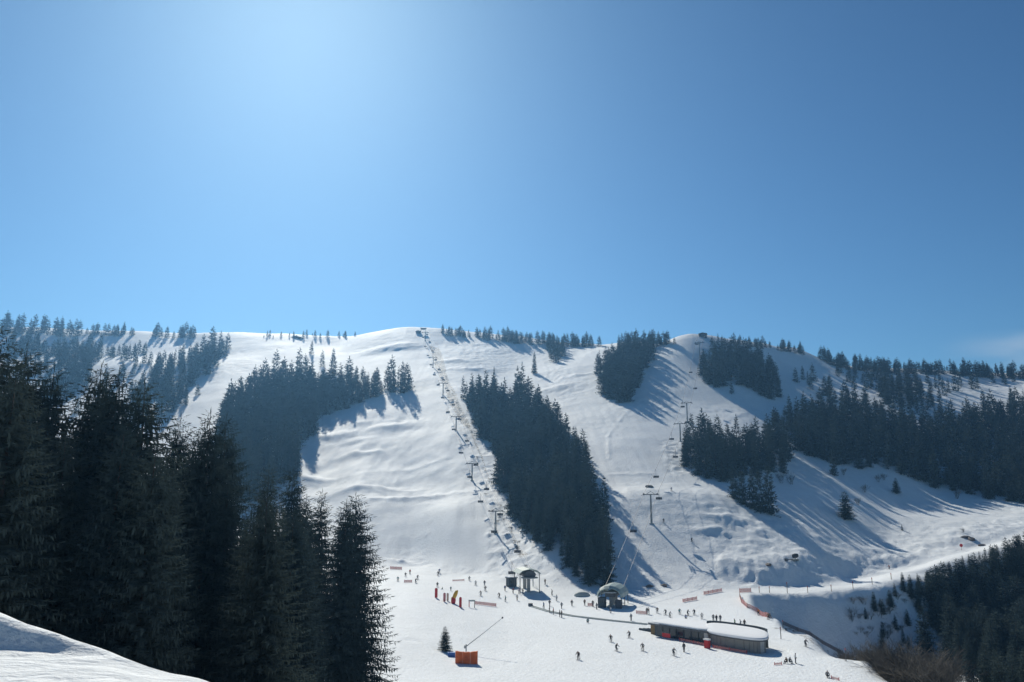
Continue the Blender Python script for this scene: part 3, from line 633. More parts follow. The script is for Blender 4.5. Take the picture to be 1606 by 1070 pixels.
# say where in its wood each tree stands
by = {}
for t in TREES: by.setdefault(t['label'], []).append(t)
for lab, ts in by.items():
    ts = [t for t in ts if t['show'] > 0]
    if len(ts) < 2: continue
    uv = [project(t['x'], t['y'], t['z'] + 0.6 * t['h']) for t in ts]; us = np.array([float(q[0]) for q in uv]); vs2 = np.array([float(q[1]) for q in uv])
    nb = min(5, max(2, len(ts) // 5 + 1)); ru = np.argsort(np.argsort(us)); names = {2: ['left half', 'right half'], 3: ['left third', 'middle third', 'right third'], 4: ['far left', 'inner left', 'inner right', 'far right'], 5: ['far left', 'inner left', 'centre', 'inner right', 'far right']}[nb]
    cells = {}
    for i, t in enumerate(ts): cells.setdefault(int(ru[i] * nb / len(ts)), []).append(i)
    for c, ids in cells.items():
        ids.sort(key=lambda i: vs2[i]); m_ = (len(ids) + 1) // 2
        for k_, i in enumerate(ids):
            row = '' if len(ids) == 1 else ('upper ' if k_ < m_ else 'lower ')
            if len(ids) == 3: row = ['upper ', 'mid ', 'lower '][k_]
            ts[i]['label'] = lab + ', ' + row + names[c]
            if len(ts[i]['label'].split()) > 16: print('LONG', ts[i]['label'])
order = sorted(range(len(TREES)), key=lambda i: -TREES[i]['show'])
single = set(i for i in order[:300] if TREES[i]['show'] > 0)
tr = random.Random(5); SV, SQ, SM = [], [], []; nvt = 0
tr_used = {}
for i, t in enumerate(TREES):
    var = tr.choice(SPR[t['key']]); s = t['h'] / 25.0; rz = tr.uniform(0, 6.28); w = t['wide']
    if i in single:
        root = thing('spruce_tree', t['label'], 'tree', (t['x'], t['y'], t['z'] - 0.15), rz, t['group'], (s * w, s * w, s))
        obj('trunk', var['trunk'], root); obj('crown', var['crown'], root)
    else:
        if t['show'] == 0 and (t['y'] < 130 or tr.random() < 0.6): continue
        var = tr.choice(SPR['tiny' if t['y'] > 400 or t['show'] < 4 else 'far'])
        K = var['V'].reshape(-1, 4, 3); back_ = 0.32 * (K[:, 2] - K[:, 0])          # far away one triangle per spray is enough
        V = np.stack([K[:, 1] - back_, K[:, 2], K[:, 3] - back_], 1).reshape(-1, 3) * np.array([s * w, s * w, s]); TQ3 = np.arange(len(V)).reshape(-1, 3); c, sn = math.cos(rz), math.sin(rz)
        V = np.stack([V[:, 0] * c - V[:, 1] * sn + t['x'], V[:, 0] * sn + V[:, 1] * c + t['y'], V[:, 2] + t['z'] - 0.15], 1)
        SV.append(V); SQ.append(TQ3 + nvt); SM.append(np.zeros(len(TQ3), np.int32)); nvt += len(V)
        n = 5; r0 = 0.26 * s; ang = np.arange(n) * 2 * math.pi / n; lo = t['z'] - 0.8; hi = t['z'] + t['h'] * 0.8
        ring = np.stack([np.cos(ang), np.sin(ang)], 1)
        TV = np.concatenate([np.column_stack([ring * r0 * 1.3 + [t['x'], t['y']], np.full(n, lo)]), np.column_stack([ring * r0 * 0.25 + [t['x'], t['y']], np.full(n, hi)])])
        TQ = np.array([[j, (j + 1) % n, n + (j + 1) % n] for j in range(n)] + [[j, n + (j + 1) % n, n + j] for j in range(n)]) + nvt
        SV.append(TV); SQ.append(TQ); SM.append(np.ones(2 * n, np.int32)); nvt += 2 * n
if SV:
    me = quad_mesh('distant_spruce_woods', np.concatenate(SV), np.concatenate(SQ), [M['needles'], M['bark']], np.concatenate(SM))
    tag(obj('distant_spruce_woods', me), 'far spruces of the woods and ridge that merge into one dark mass', 'woods', kind='stuff')
print('TREES', len(TREES), 'single', len(single), 'stuff polys', sum(len(q) for q in SQ))
# ------------------------------------------------------------------ materials for the built things
def C(name, col, rough=0.6, **k): M[name] = mat(name, col, rough, **k)
C('steel', (0.32, 0.34, 0.35), 0.5, metal=0.6, var=0.15); C('dark_steel', (0.10, 0.105, 0.115), 0.55, metal=0.2, var=0.2)
C('rope', (0.10, 0.10, 0.11), 0.6, metal=0.5); C('black_pad', (0.05, 0.052, 0.058), 0.7); C('rubber', (0.26, 0.28, 0.27), 0.8, var=0.2)
C('concrete', (0.36, 0.36, 0.34), 0.9, bump=0.3, bscale=4, var=0.15); C('wall_grey', (0.27, 0.26, 0.24), 0.8, bump=0.2, bscale=6, var=0.14, vscale=0.8)
C('slate', (0.065, 0.085, 0.10), 0.6, var=0.2, vscale=1.0); C('panel_light', (0.50, 0.50, 0.48), 0.7, var=0.1); C('timber', (0.23, 0.16, 0.08), 0.8, bump=0.4, bscale=9, var=0.3)
C('glass_dark', (0.03, 0.045, 0.055), 0.12, spec=0.6); C('canopy', (0.30, 0.37, 0.35), 0.45, var=0.12, vscale=0.7); C('orange', (0.62, 0.13, 0.035), 0.65, var=0.22, vscale=1.2, bump=0.2, bscale=3)
C('red', (0.50, 0.035, 0.04), 0.6, var=0.15); C('pale_red', (0.55, 0.22, 0.22), 0.7, var=0.15); C('yellow', (0.62, 0.36, 0.04), 0.55, var=0.15); C('blue', (0.05, 0.16, 0.45), 0.5)
C('tarp', (0.42, 0.46, 0.44), 0.7, bump=0.5, bscale=2, var=0.2); C('white_paint', (0.78, 0.78, 0.76), 0.5); C('rock', (0.16, 0.14, 0.13), 0.9, bump=0.8, bscale=3, var=0.3)
C('beige', (0.50, 0.44, 0.36), 0.7, var=0.15)
M['roof_snow'] = mat('roof_snow', (0.86, 0.87, 0.88), 0.75, spec=0.1, bump=0.3, bscale=1.5)
def net_material(name, col):
    m = mat(name, col, 0.8); n, l = m.node_tree.nodes, m.node_tree.links
    tc_ = n.new('ShaderNodeTexCoord'); ck = n.new('ShaderNodeTexChecker'); ck.inputs['Scale'].default_value = 9.0
    l.new(tc_.outputs['Object'], ck.inputs['Vector']); tr_ = n.new('ShaderNodeBsdfTransparent'); mx = n.new('ShaderNodeMixShader')
    hm_ = n.new('ShaderNodeMath'); hm_.operation = 'MULTIPLY_ADD'; hm_.inputs[1].default_value = 0.35; hm_.inputs[2].default_value = 0.3; l.new(ck.outputs['Fac'], hm_.inputs[0]); l.new(hm_.outputs[0], mx.inputs[0]); l.new(tr_.outputs[0], mx.inputs[1]); l.new(n['Principled BSDF'].outputs[0], mx.inputs[2])
    l.new(mx.outputs[0], n['Material Output'].inputs['Surface']); return m
M['red_net'] = net_material('red_net', (0.60, 0.24, 0.21)); M['dark_net'] = net_material('dark_net', (0.22, 0.16, 0.14))

def gz(x, y): return float(ground(x, y))
def ball_rings(cx, cy, z0, z1, r, n=10, k=5):
    out = []
    for i in range(k + 1):
        a = math.pi * (0.04 + 0.92 * i / k); rad = math.sin(a) * r
        out.append([(cx + rad * math.cos(2 * math.pi * j / n), cy + rad * math.sin(2 * math.pi * j / n), z0 + (z1 - z0) * (1 - math.cos(a)) / 2) for j in range(n)])
    return out

# ------------------------------------------------------------------ chairlifts
def chair_parts():
    hg = MB().tube([(0, 0, 0), (0, 0.05, -0.5), (0, 0.55, -1.2), (0, 0.6, -2.6)], 0.06, 6).box((0, 0, 0.02), (0.22, 0.5, 0.18))
    hg.tube([(-1.15, 0.6, -2.6), (1.15, 0.6, -2.6)], 0.05, 6)
    for sx in (-1.1, 1.1): hg.tube([(sx, 0.6, -2.6), (sx, 0.55, -3.35), (sx, -0.1, -3.4)], 0.04, 6)
    st = MB()
    for i in range(4): st.box((-0.84 + 0.56 * i, 0.2, -3.38), (0.52, 0.56, 0.12))
    bk = MB()
    for i in range(4): bk.box((-0.84 + 0.56 * i, 0.56, -2.98), (0.52, 0.10, 0.66), tilt=Matrix.Rotation(-0.2, 3, 'X'))
    fr = MB().tube([(-0.95, -0.25, -2.75), (0.95, -0.25, -2.75)], 0.035, 6).tube([(0, -0.25, -2.75), (0, -0.45, -3.9)], 0.03, 6).tube([(-0.6, -0.45, -3.9), (0.6, -0.45, -3.9)], 0.03, 6)
    for sx in (-0.95, 0.95): fr.tube([(sx, 0.55, -2.7), (sx, -0.25, -2.75)], 0.03, 6)
    return hg, st, bk, fr
hg, st, bk, fr = chair_parts()
CH = dict(hanger=hg.mesh('hanger', M['dark_steel']), seat=st.mesh('seat', M['black_pad']), backrest=bk.mesh('backrest', M['black_pad']), safety_bar=fr.mesh('safety_bar', M['steel']))
one = MB()
for p_, mi in ((hg, 0), (st, 1), (bk, 1), (fr, 0)): one._add(p_.v, p_.f, mi)
CH_ONE = one.mesh('lift_chair', [M['dark_steel'], M['black_pad']])
def tower_meshes(h):
    sh = MB().tube([(0, 0, -0.6), (0, 0, h)], [0.42, 0.27], 12).box((0, 0, -0.1), (1.5, 1.5, 0.5))
    arm = MB().box((0, 0, h), (5.6, 0.3, 0.3)).tube([(-1.4, 0, h + 0.2), (0, 0, h + 1.1), (1.4, 0, h + 0.2)], 0.08, 6)
    she = {}
    for sx in (-2.5, 2.5):
        m_ = MB().box((sx, 0, h - 0.05), (0.25, 3.4, 0.22))
        for k in range(6):
            y = -1.5 + 0.6 * k; m_.tube([(sx - 0.12, y, h + 0.16), (sx + 0.12, y, h + 0.16)], 0.22, 10)
        m_.box((sx + math.copysign(0.55, sx), 0, h - 0.25), (0.5, 3.2, 0.06)); she[sx] = m_.mesh('sheave_train', M['dark_steel'])
    lad = MB()
    for sx in (-0.18, 0.18): lad.tube([(sx, -0.62, 0.3), (sx, -0.48, h)], 0.03, 5)
    for k in range(int(h / 0.45)): lad.tube([(-0.18, -0.6 + 0.12 * k * 0.45 / h, 0.6 + k * 0.45), (0.18, -0.6 + 0.12 * k * 0.45 / h, 0.6 + k * 0.45)], 0.02, 4)
    return sh.mesh('shaft', M['steel']), arm.mesh('crossarm', M['dark_steel']), she, lad.mesh('ladder', M['steel'])
TOWER_CACHE = {}
def lift(A, B, tower_ys, hgt, spacing, phase, nm, tower_labels, chair_label, rope_label, end_h=4.2):
    A, B = Vector((A[0], A[1], 0)), Vector((B[0], B[1], 0)); dr = (B - A).normalized(); yaw = math.atan2(-dr.x, dr.y); side = Vector((dr.y, -dr.x, 0))
    sup = [(A, gz(A.x, A.y) + end_h)]
    for i, y in enumerate(tower_ys):
        p = A + (B - A) * ((y - A.y) / (B.y - A.y)); z = gz(p.x, p.y)
        hh = hgt[i] if hasattr(hgt, '__len__') else hgt
        if hh not in TOWER_CACHE: TOWER_CACHE[hh] = tower_meshes(hh)
        sh, arm, she, lad = TOWER_CACHE[hh]
        t = thing('lift_tower', tower_labels[i], 'lift tower', (p.x, p.y, z), yaw, 'towers of the ' + nm)
        obj('shaft', sh, t); obj('crossarm', arm, t); obj('ladder', lad, t)
        for sx in (-2.5, 2.5): obj('sheave_train', she[sx], t)
        sup.append((p, z + hh + 0.38))
    sup.append((B, gz(B.x, B.y) + end_h))
    dist = [0.0]
    for (p, _), (q, _) in zip(sup[:-1], sup[1:]): dist.append(dist[-1] + (q - p).length)
    def rope_z(s):
        i = min(max(int(np.searchsorted(dist, s)) - 1, 0), len(sup) - 2); L = dist[i + 1] - dist[i]; a = (s - dist[i]) / L
        return sup[i][1] * (1 - a) + sup[i + 1][1] * a - 4 * 0.011 * L * a * (1 - a)
    for sg in (-1, 1):
        pts = []
        for s in np.linspace(0, dist[-1], 140):
            p = A + dr * float(s) + side * (2.5 * sg); pts.append((p.x, p.y, rope_z(float(s))))
        tag(MB().tube(pts, 0.055, 5).build('haul_rope', M['rope']), rope_label + (' on the left-hand side' if sg < 0 else ' on the right-hand side'), 'cable', 'ropes of the ' + nm)
        s = phase + (0 if sg < 0 else spacing * 0.5) + 8
        first_s = s; kth = 0
        while s < dist[-1] - 6:
            p = A + dr * s + side * (2.5 * sg); z = rope_z(s)
            kth = kth + 1 if s > first_s else 0; lab = '%s, %s from the bottom on its %s rope' % (chair_label, NUM[kth], 'left' if sg < 0 else 'right')
            if p.y < 430:
                t = thing('lift_chair', lab, 'lift chair', (p.x, p.y, z), yaw + (0 if sg < 0 else math.pi), 'chairs of the ' + nm)
                for k_, m_ in CH.items(): obj(k_, m_, t)
            else:
                tag(obj('lift_chair', CH_ONE, None, (p.x, p.y, z), yaw + (0 if sg < 0 else math.pi)), lab, 'lift chair', 'chairs of the ' + nm)
            s += spacing
    return yaw
pA = hit(826, 926); pB = hit(664, 523)
TO = ['lowest', 'second lowest', 'third lowest', 'third from top', 'second from top', 'topmost']
NUM = 'first second third fourth fifth sixth seventh eighth ninth tenth eleventh twelfth thirteenth fourteenth fifteenth sixteenth seventeenth eighteenth nineteenth twentieth'.split() + ['twenty-' + q for q in 'first second third fourth fifth sixth seventh eighth ninth'.split()]
yaw1 = lift(pA, pB, [312, 384, 458, 545, 640, 745], 8.0, 37.0, 3.0, 'left chairlift', ['grey steel lift tower, %s on the left chairlift line' % q for q in TO],
            'black chair of the left chairlift', 'thin dark haul rope of the left chairlift')
qA = hit(962, 950); qB = hit(1102, 530)
yaw2 = lift(qA, qB, [302, 412, 452, 562], [10.5, 9.0, 10.5, 11.0], 62.0, 44.0, 'right chairlift',
            ['big grey T-shaped lift tower low on the right piste, casting a long shadow', 'grey lift tower on the steep pitch left of the square spruce clump', 'tall grey lift tower just above the steep pitch on the right piste', 'highest grey lift tower, just below the summit hut'],
            'black chair of the right chairlift', 'thin dark haul rope of the right chairlift')

# bottom station of the left lift: open drive station with cabin
s1 = thing('lift_station', 'dark open drive station at the foot of the left chairlift', 'lift station', (pA.x, pA.y, pA.z), yaw1)
for y in (-3.0, 3.2):
    MB().box((0, y, 1.6), (0.9, 0.9, 4.2)).build('pillar', M['concrete'], s1)
MB().loft([[(x * k, y, z) for x, z in ((-1.7, 4.3), (1.7, 4.3), (2.0, 5.0), (1.2, 5.9), (-1.2, 5.9), (-2.0, 5.0))] for y, k in ((-5.2, 0.75), (-4.6, 1.0), (4.2, 1.0), (5.0, 0.8))]).build('machine_housing', M['dark_steel'], s1)
MB().loft([[(x, y, z) for x, z in ((-3.3, 5.2), (-2.2, 6.1), (0, 6.55), (2.2, 6.1), (3.3, 5.2), (3.2, 5.08), (2.1, 5.95), (0, 6.38), (-2.1, 5.95), (-3.2, 5.08))] for y in (-5.6, 5.4)]).build('canopy', M['canopy'], s1)
MB().tube([(0, -4.4, 3.85), (0, -4.4, 4.15)], 2.5, 24).build('bullwheel', M['steel'], s1)
for sx in (-2.9, 2.9): MB().tube([(sx, -4.8, -0.4), (sx, -4.8, 5.3)], 0.12, 6).build('post', M['dark_steel'], s1); MB().tube([(sx, 4.6, -0.4), (sx, 4.6, 5.3)], 0.12, 6).build('post', M['dark_steel'], s1)
cb = hit(802, 920)
k1 = thing('control_cabin', 'small dark operator cabin left of the left lift station', 'cabin', (cb.x, cb.y, cb.z), yaw1 + 0.3)
MB().box((0, 0, 1.1), (2.6, 2.2, 2.8)).build('wall', M['slate'], k1); MB().box((0, 0, 2.62), (3.1, 2.7, 0.2)).build('roof', M['dark_steel'], k1)
MB().box((0, 0, 2.84), (3.0, 2.6, 0.24)).build('roof_snow', M['roof_snow'], k1)
for x in (-0.62, 0.62): w_ = MB().box((x, -1.11, 1.5), (1.0, 0.06, 0.9)).build('window', M['dark_steel'], k1); MB().box((x, -1.15, 1.5), (0.86, 0.05, 0.76)).build('pane', M['glass_dark'], w_)
MB().box((1.31, 0.3, 0.95), (0.06, 0.85, 1.9)).build('door', M['steel'], k1)
# bottom station of the right lift: pale rounded canopy on dark machinery
s2 = thing('lift_station', 'rounded grey-green lift hut at the foot of the right chairlift', 'lift station', (qA.x, qA.y, qA.z), yaw2)
arc = [(-3.6, 2.7), (-3.5, 3.7), (-2.8, 4.8), (-1.5, 5.5), (0, 5.75), (1.5, 5.5), (2.8, 4.8), (3.5, 3.7), (3.6, 2.7)]
arc2 = arc + [(x * 0.95, z - 0.12) for x, z in reversed(arc)]
MB().loft([[(x * k, y, 2.7 + (z - 2.7) * k2) for x, z in arc2] for y, k, k2 in ((-5.6, 0.86, 0.74), (-4.8, 0.97, 0.94), (-3, 1, 1), (3.5, 1, 1), (5.2, 0.93, 0.85), (5.9, 0.8, 0.66))]).build('canopy', M['canopy'], s2)
MB().box((0, 0.4, 3.2), (2.6, 8.4, 1.3)).build('machine_housing', M['dark_steel'], s2)
MB().tube([(0, -3.6, 3.7), (0, -3.6, 4.0)], 2.4, 24).build('bullwheel', M['steel'], s2)
for y in (-2.6, 3.4): MB().box((0, y, 1.0), (1.0, 0.9, 3.3)).build('pillar', M['concrete'], s2)
for sx in (-3.35, 3.35):
    for y in (-5.0, 0, 5.0): MB().tube([(sx * 0.93, y, -0.4), (sx * 0.93, y, 3.0)], 0.11, 6).build('post', M['dark_steel'], s2)
MB().box((-2.2, -3.9, 1.15), (1.7, 2.4, 2.6)).build('control_booth', M['slate'], s2); MB().box((2.3, -4.6, 0.9), (1.6, 1.8, 2.1)).build('gate_housing', M['dark_steel'], s2)
for x in (-2.6, -1.8): MB().box((x, -5.12, 1.6), (0.65, 0.06, 0.9)).build('window', M['glass_dark'], s2)
# summit stations
def summit_hut(name, label, p, yaw, wd, dp, hh, wall, snow=True):
    t = thing(name, label, 'hut', (p.x, p.y, p.z), yaw)
    MB().box((0, 0, hh / 2 - 0.3), (wd, dp, hh + 0.6)).build('wall', M[wall], t)
    MB().loft([[(x, y, z) for x, z in ((-wd / 2 - 0.5, hh), (0, hh + wd * 0.14), (wd / 2 + 0.5, hh), (wd / 2 + 0.5, hh + 0.2), (0, hh + wd * 0.14 + 0.24), (-wd / 2 - 0.5, hh + 0.2))] for y in (-dp / 2 - 0.5, dp / 2 + 0.5)]).build('roof', M['dark_steel'], t)
    for x in (-wd * 0.25, wd * 0.25):
        w_ = MB().box((x, -dp / 2 - 0.03, hh * 0.55), (wd * 0.3, 0.08, hh * 0.4)).build('window', M['timber'], t); MB().box((x, -dp / 2 - 0.09, hh * 0.55), (wd * 0.25, 0.05, hh * 0.33)).build('pane', M['glass_dark'], w_)
    return t
summit_hut('summit_hut', 'dark boxy lift hut on the knob at the top of the right chairlift', qB + Vector((1, 3, 0)), yaw2, 5.6, 5, 3.2, 'dark_steel')
p = hit(655, 524); summit_hut('summit_hut', 'small dark hut at the very top of the left chairlift', p + Vector((0, 4, 0)), 0.2, 4.2, 4, 3.2, 'dark_steel')
p = hit(463, 531); summit_hut('ridge_chalet', 'low dark chalet on the ridge above the left hillside wood', p + Vector((0, 6, -0.6)), -0.1, 11, 7, 2.2, 'timber')
t = thing('lift_return_frame', 'narrow steel return frame standing at the summit of the left chairlift', 'lift station', (pB.x, pB.y, pB.z), yaw1)
for sx in (-2.4, 2.4): MB().tube([(sx, 0, -0.5), (sx, 0, 5.0)], 0.22, 8).build('post', M['dark_steel'], t)
MB().box((0, 0, 5.05), (6.0, 1.2, 0.7)).build('crossbeam', M['dark_steel'], t); MB().tube([(0, 0.4, 4.0), (0, 0.4, 4.3)], 2.3, 20).build('bullwheel', M['steel'], t)

# ------------------------------------------------------------------ the low building on the valley floor
P0, P1 = hit(1205, 1030), hit(1012, 997)
ex = Vector((P1.x - P0.x, P1.y - P0.y, 0)); LEN = ex.length; ex.normalize(); byaw = math.atan2(ex.y, ex.x)
bz = min(P0.z, P1.z) - 0.1
bd = thing('lodge', 'low grey ski lodge with two snow-covered flat roofs on the valley floor', 'building', (P0.x, P0.y, bz), byaw)
# local x runs along the front towards the far left end, local -y goes back from the viewer
def superell(cx, cy, a, b, n=36, e=3.0):
    out = []
    for i in range(n):
        th = 2 * math.pi * i / n; c, s = math.cos(th), math.sin(th)
        out.append((cx + a * math.copysign(abs(c) ** (2 / e), c), cy + b * math.copysign(abs(s) ** (2 / e), s)))
    return out
ra, rb = LEN * 0.25, 4.3
shear_pts = lambda P_: [(x - 0.71 * (y + 0.4), y) for x, y in P_]
MB().prism(shear_pts(superell(ra, -rb, ra - 0.9, rb - 0.8)), -1.0, 2.3).build('wall', M['wall_grey'], bd)
tl_ = lambda y: 0.07 * (-y)                          # the rounded roof rises a little towards its back
MB().loft([[(x, y, z + tl_(y)) for x, y in shear_pts(superell(ra, -rb, ra, rb))] for z in (2.22, 2.42)]).build('roof', M['dark_steel'], bd)
rs = MB(); rs.loft([[(x, y, z + tl_(y)) for x, y in shear_pts(superell(ra, -rb, ra - 0.08 - d_, rb - 0.08 - d_))] for z, d_ in ((2.42, 0.0), (2.68, -0.08), (2.86, 0.08), (2.98, 0.6), (3.06, 1.8))]); rs.build('roof_snow', M['roof_snow'], bd, smooth=False)
pr = shear_pts(superell(ra, -rb - 0.5, ra + 0.1, rb + 0.1, 48))
back = [q for q in pr if q[1] < -rb - 2.6]; back.sort(key=lambda q: q[0])
for (x0, y0), (x1, y1) in zip(back[:-1], back[1:]):
    L_ = math.hypot(x1 - x0, y1 - y0)
    if L_ > 0.06: MB().box((0, 0, 0), (L_ - 0.03, 0.16, 4.4)).build('parapet_panel', M['slate'], bd, ((x0 + x1) / 2, (y0 + y1) / 2, 1.5), math.atan2(y1 - y0, x1 - x0))
# cladding panels of the rounded wall, each its own piece
fp = shear_pts(superell(ra, -rb, ra - 0.84, rb - 0.74, 72))
for i in range(0, 36, 2):
    (x0, y0), (x1, y1) = fp[i], fp[i + 2]
    if math.hypot(x1 - x0, y1 - y0) < 0.05: continue
    mx_, my_ = (x0 + x1) / 2, (y0 + y1) / 2; L_ = math.hypot(x1 - x0, y1 - y0)
    light = i in (28, 30)
    MB().box((0, 0, 0), (L_ - 0.08, 0.10, 2.2)).build('cladding_panel', M['panel_light' if light else 'wall_grey'], bd, (mx_, my_, 1.1), math.atan2(y1 - y0, x1 - x0))
lx0, lx1 = LEN * 0.50, LEN * 0.97
MB().box(((lx0 + lx1) / 2, -5.6, 0.75), (lx1 - lx0, 7.2, 3.3)).build('wall', M['slate'], bd)
MB().box(((lx0 + lx1) / 2, -5.4, 2.53), (lx1 - lx0 + 1.6, 9.0, 0.36)).build('roof', M['dark_steel'], bd)
rs = MB(); cx_ = (lx0 + lx1) / 2; hw_ = (lx1 - lx0) / 2 + 0.75
rs.loft([[(x, y, z) for x, y in superell(cx_, -5.5, hw_ - d_, 4.4 - d_, 28, 7)] for z, d_ in ((2.72, 0.0), (3.0, 0.0), (3.12, 0.25), (3.2, 1.2))]); rs.build('roof_snow', M['roof_snow'], bd)
nW = 7; ww = (lx1 - lx0 - 1.0) / nW
for i in range(nW):
    x = lx0 + 0.5 + ww * (i + 0.5)
    w_ = MB().box((x, -1.98, 1.25), (ww - 0.12, 0.10, 2.1)).build('window', M['dark_steel'], bd); MB().box((x, -1.92, 1.25), (ww - 0.36, 0.06, 1.86)).build('pane', M['glass_dark'], w_)
MB().box((lx0 + 0.1, -1.7, 1.0), (0.9, 0.7, 2.9)).build('pillar', M['panel_light'], bd)
MB().box((lx1 + 1.0, -4.2, 0.9), (1.7, 3.0, 2.8)).build('porch', M['timber'], bd); MB().box((lx1 + 1.0, -4.2, 2.4), (2.3, 3.6, 0.2)).build('porch_roof', M['dark_steel'], bd)
MB().box((lx1 - 1.0, -1.2, 2.75), (3.0, 1.4, 0.16), tilt=Matrix.Rotation(0.12, 3, 'X')).build('awning', M['white_paint'], bd)
def bl(x, y, z=0.0):
    v_ = Vector((P0.x, P0.y, 0)) + ex * x + Vector((-ex.y, ex.x, 0)) * y; return Vector((v_.x, v_.y, gz(v_.x, v_.y) + z))
def net_fence(pts, h, label, net='red_net', cat='fence', post='red', step=3.0, name='safety_fence', group=None):
    P = [Vector(q) for q in pts]; t = thing(name, label, cat, P[0], 0, group); base = P[0]
    Q_ = []
    for a, b in zip(P[:-1], P[1:]):
        n = max(1, int((b - a).length / step))
        for k in range(n): q = a.lerp(b, k / n); Q_.append(Vector((q.x, q.y, gz(q.x, q.y))))
    Q_.append(P[-1]); pm = MB().tube([(0, 0, -0.3), (0, 0, h + 0.12)], 0.055, 6).mesh('post', M[post])
    for q in Q_: obj('post', pm, t, q - base)
    for a, b in zip(Q_[:-1], Q_[1:]):
        a_, b_ = a - base, b - base; dirv = (b_ - a_); nrm = Vector((-dirv.y, dirv.x, 0)).normalized() * 0.012
        vs_ = [a_ + nrm + Vector((0, 0, 0.06)), b_ + nrm + Vector((0, 0, 0.06)), b_ + nrm + Vector((0, 0, h)), a_ + nrm + Vector((0, 0, h))]; ws = [v_ - 2 * nrm for v_ in vs_]
        MB()._add(vs_ + ws, [(0, 1, 2, 3), (7, 6, 5, 4), (0, 4, 5, 1), (1, 5, 6, 2), (2, 6, 7, 3), (3, 7, 4, 0)]).build('net_panel', M[net], t)
    return t
net_fence([bl(LEN * 0.14, 0.55), bl(LEN * 0.40, 0.45)], 0.55, 'red net fence along the rounded right end of the lodge', 'red_net')
net_fence([bl(LEN * 0.44, 0.3), bl(LEN * 0.70, -0.3)], 0.6, 'red net fence in front of the dark glazed middle of the lodge', 'red_net')
p = bl(LEN * 0.80, 0.2); t = thing('banner', 'dark red banner board at the left end of the lodge front', 'banner', p, byaw)
MB().box((0, 0, 0.75), (2.2, 0.08, 0.8)).build('board', M['red'], t)
for x in (-1.0, 1.0): MB().tube([(x, -0.12, -0.4), (x, -0.12, 1.4)], 0.05, 6).build('post', M['steel'], t)
p = bl(LEN * 0.415, 1.6); t = thing('kiosk_sign', 'bright red and white upright sign before the middle of the lodge', 'sign', p, byaw)
MB().box((0, 0, 0.75), (1.1, 0.5, 1.5)).build('body', M['red'], t); MB().box((0, 0, 1.62), (1.3, 0.7, 0.26)).build('top', M['white_paint'], t)
p = hit(1020, 991); t = thing('windbreak', 'low dark grey windbreak trailing off the left end of the lodge', 'windbreak', p, byaw)
for k in range(5): MB().box((-2.4 + 1.25 * k, 0, 0.3 - 0.04 * k), (1.22, 0.5, 1.3 - 0.18 * k)).build('block', M['slate'], t)

# ------------------------------------------------------------------ conveyor lift across the valley floor
cpts = [hit(*q) for q in [(832, 951), (858, 959), (900, 967), (960, 974), (1015, 980)]]
t = thing('conveyor_lift', 'long grey conveyor-belt lift crossing the valley floor to the lodge', 'conveyor', cpts[0])
def strip(off, w0, z0, z1):
    m_ = MB(); rings = []
    for i, q in enumerate(cpts):
        d_ = (cpts[min(i + 1, len(cpts) - 1)] - cpts[max(i - 1, 0)]); d_.z = 0; d_.normalize(); s_ = Vector((d_.y, -d_.x, 0)); q_ = q - cpts[0]
        rings.append([q_ + s_ * (off - w0) + Vector((0, 0, z0)), q_ + s_ * (off + w0) + Vector((0, 0, z0)), q_ + s_ * (off + w0) + Vector((0, 0, z1)), q_ + s_ * (off - w0) + Vector((0, 0, z1))])
    return m_.loft(rings)
strip(0, 0.36, -0.2, 0.10).build('belt', M['rubber'], t); strip(-0.5, 0.12, -0.2, 0.2).build('side_rail', M['tarp'], t); strip(0.5, 0.12, -0.2, 0.2).build('side_rail', M['tarp'], t)
MB().box((0, 0, 0.3), (1.2, 1.1, 0.9)).build('drive_box', M['dark_steel'], t)

# ------------------------------------------------------------------ snow lance, orange mat, tarpaulin, beginners' area
p = hit(731, 1024, 100); tip = Vector((0, 0, 0)); r_ = pix_dir(787, 970); dd_ = p.y + 1.5
tip = Vector((r_[0] / r_[1] * dd_, dd_, r_[2] / r_[1] * dd_)) - p
t = thing('snow_lance', 'thin pale snow-making lance leaning up to the right behind the orange mat', 'snow lance', p)
MB().tube([(0, 0, -0.5), (0, 0, 1.5)], 0.11, 8).build('base_post', M['steel'], t)
MB().tube([tip * 0.0 + Vector((0, 0, 1.1)), tip * 0.5 + Vector((0, 0, 0.5)), tip], [0.10, 0.07, 0.05], 7).build('lance', M['steel'], t)
MB().tube([tip, tip * 1.035], [0.13, 0.16], 8).build('nozzle_head', M['dark_steel'], t)
MB().box((-0.25, 0.1, 1.0), (0.3, 0.25, 0.5)).build('valve_box', M['tarp'], t)
a_, b_ = hit(714, 1041, 100), hit(749, 1041, 100); c_ = (a_ + b_) / 2; wmat = (b_ - a_).length
t = thing('crash_mat', 'orange padded crash mat wrapped round the snow lance foot', 'crash mat', (c_.x, c_.y, c_.z))
for k in range(3):
    x0, x1 = -wmat / 2 + wmat / 3 * k, -wmat / 2 + wmat / 3 * (k + 1); sag = [0.0, 0.16, 0.17, 0.0]; top = lambda q: 2.05 - sag[q]
    n_ = 5; rings = []
    for i in range(n_):
        f = i / (n_ - 1); x = x0 + 0.015 + (x1 - x0 - 0.03) * f; zt = top(k) * (1 - f) + top(k + 1) * f + 0.03 * math.sin(7 * x); b2 = 0.10 * math.sin(math.pi * f)
        rings.append([(x, -0.18 - b2, -0.3), (x, -0.24 - b2, zt * 0.5), (x, -0.18 - b2 * 0.6, zt), (x, 0.18, zt + 0.02), (x, 0.2, zt * 0.5), (x, 0.18, -0.3)])
    MB().loft(rings).build('pad', M['orange'], t)
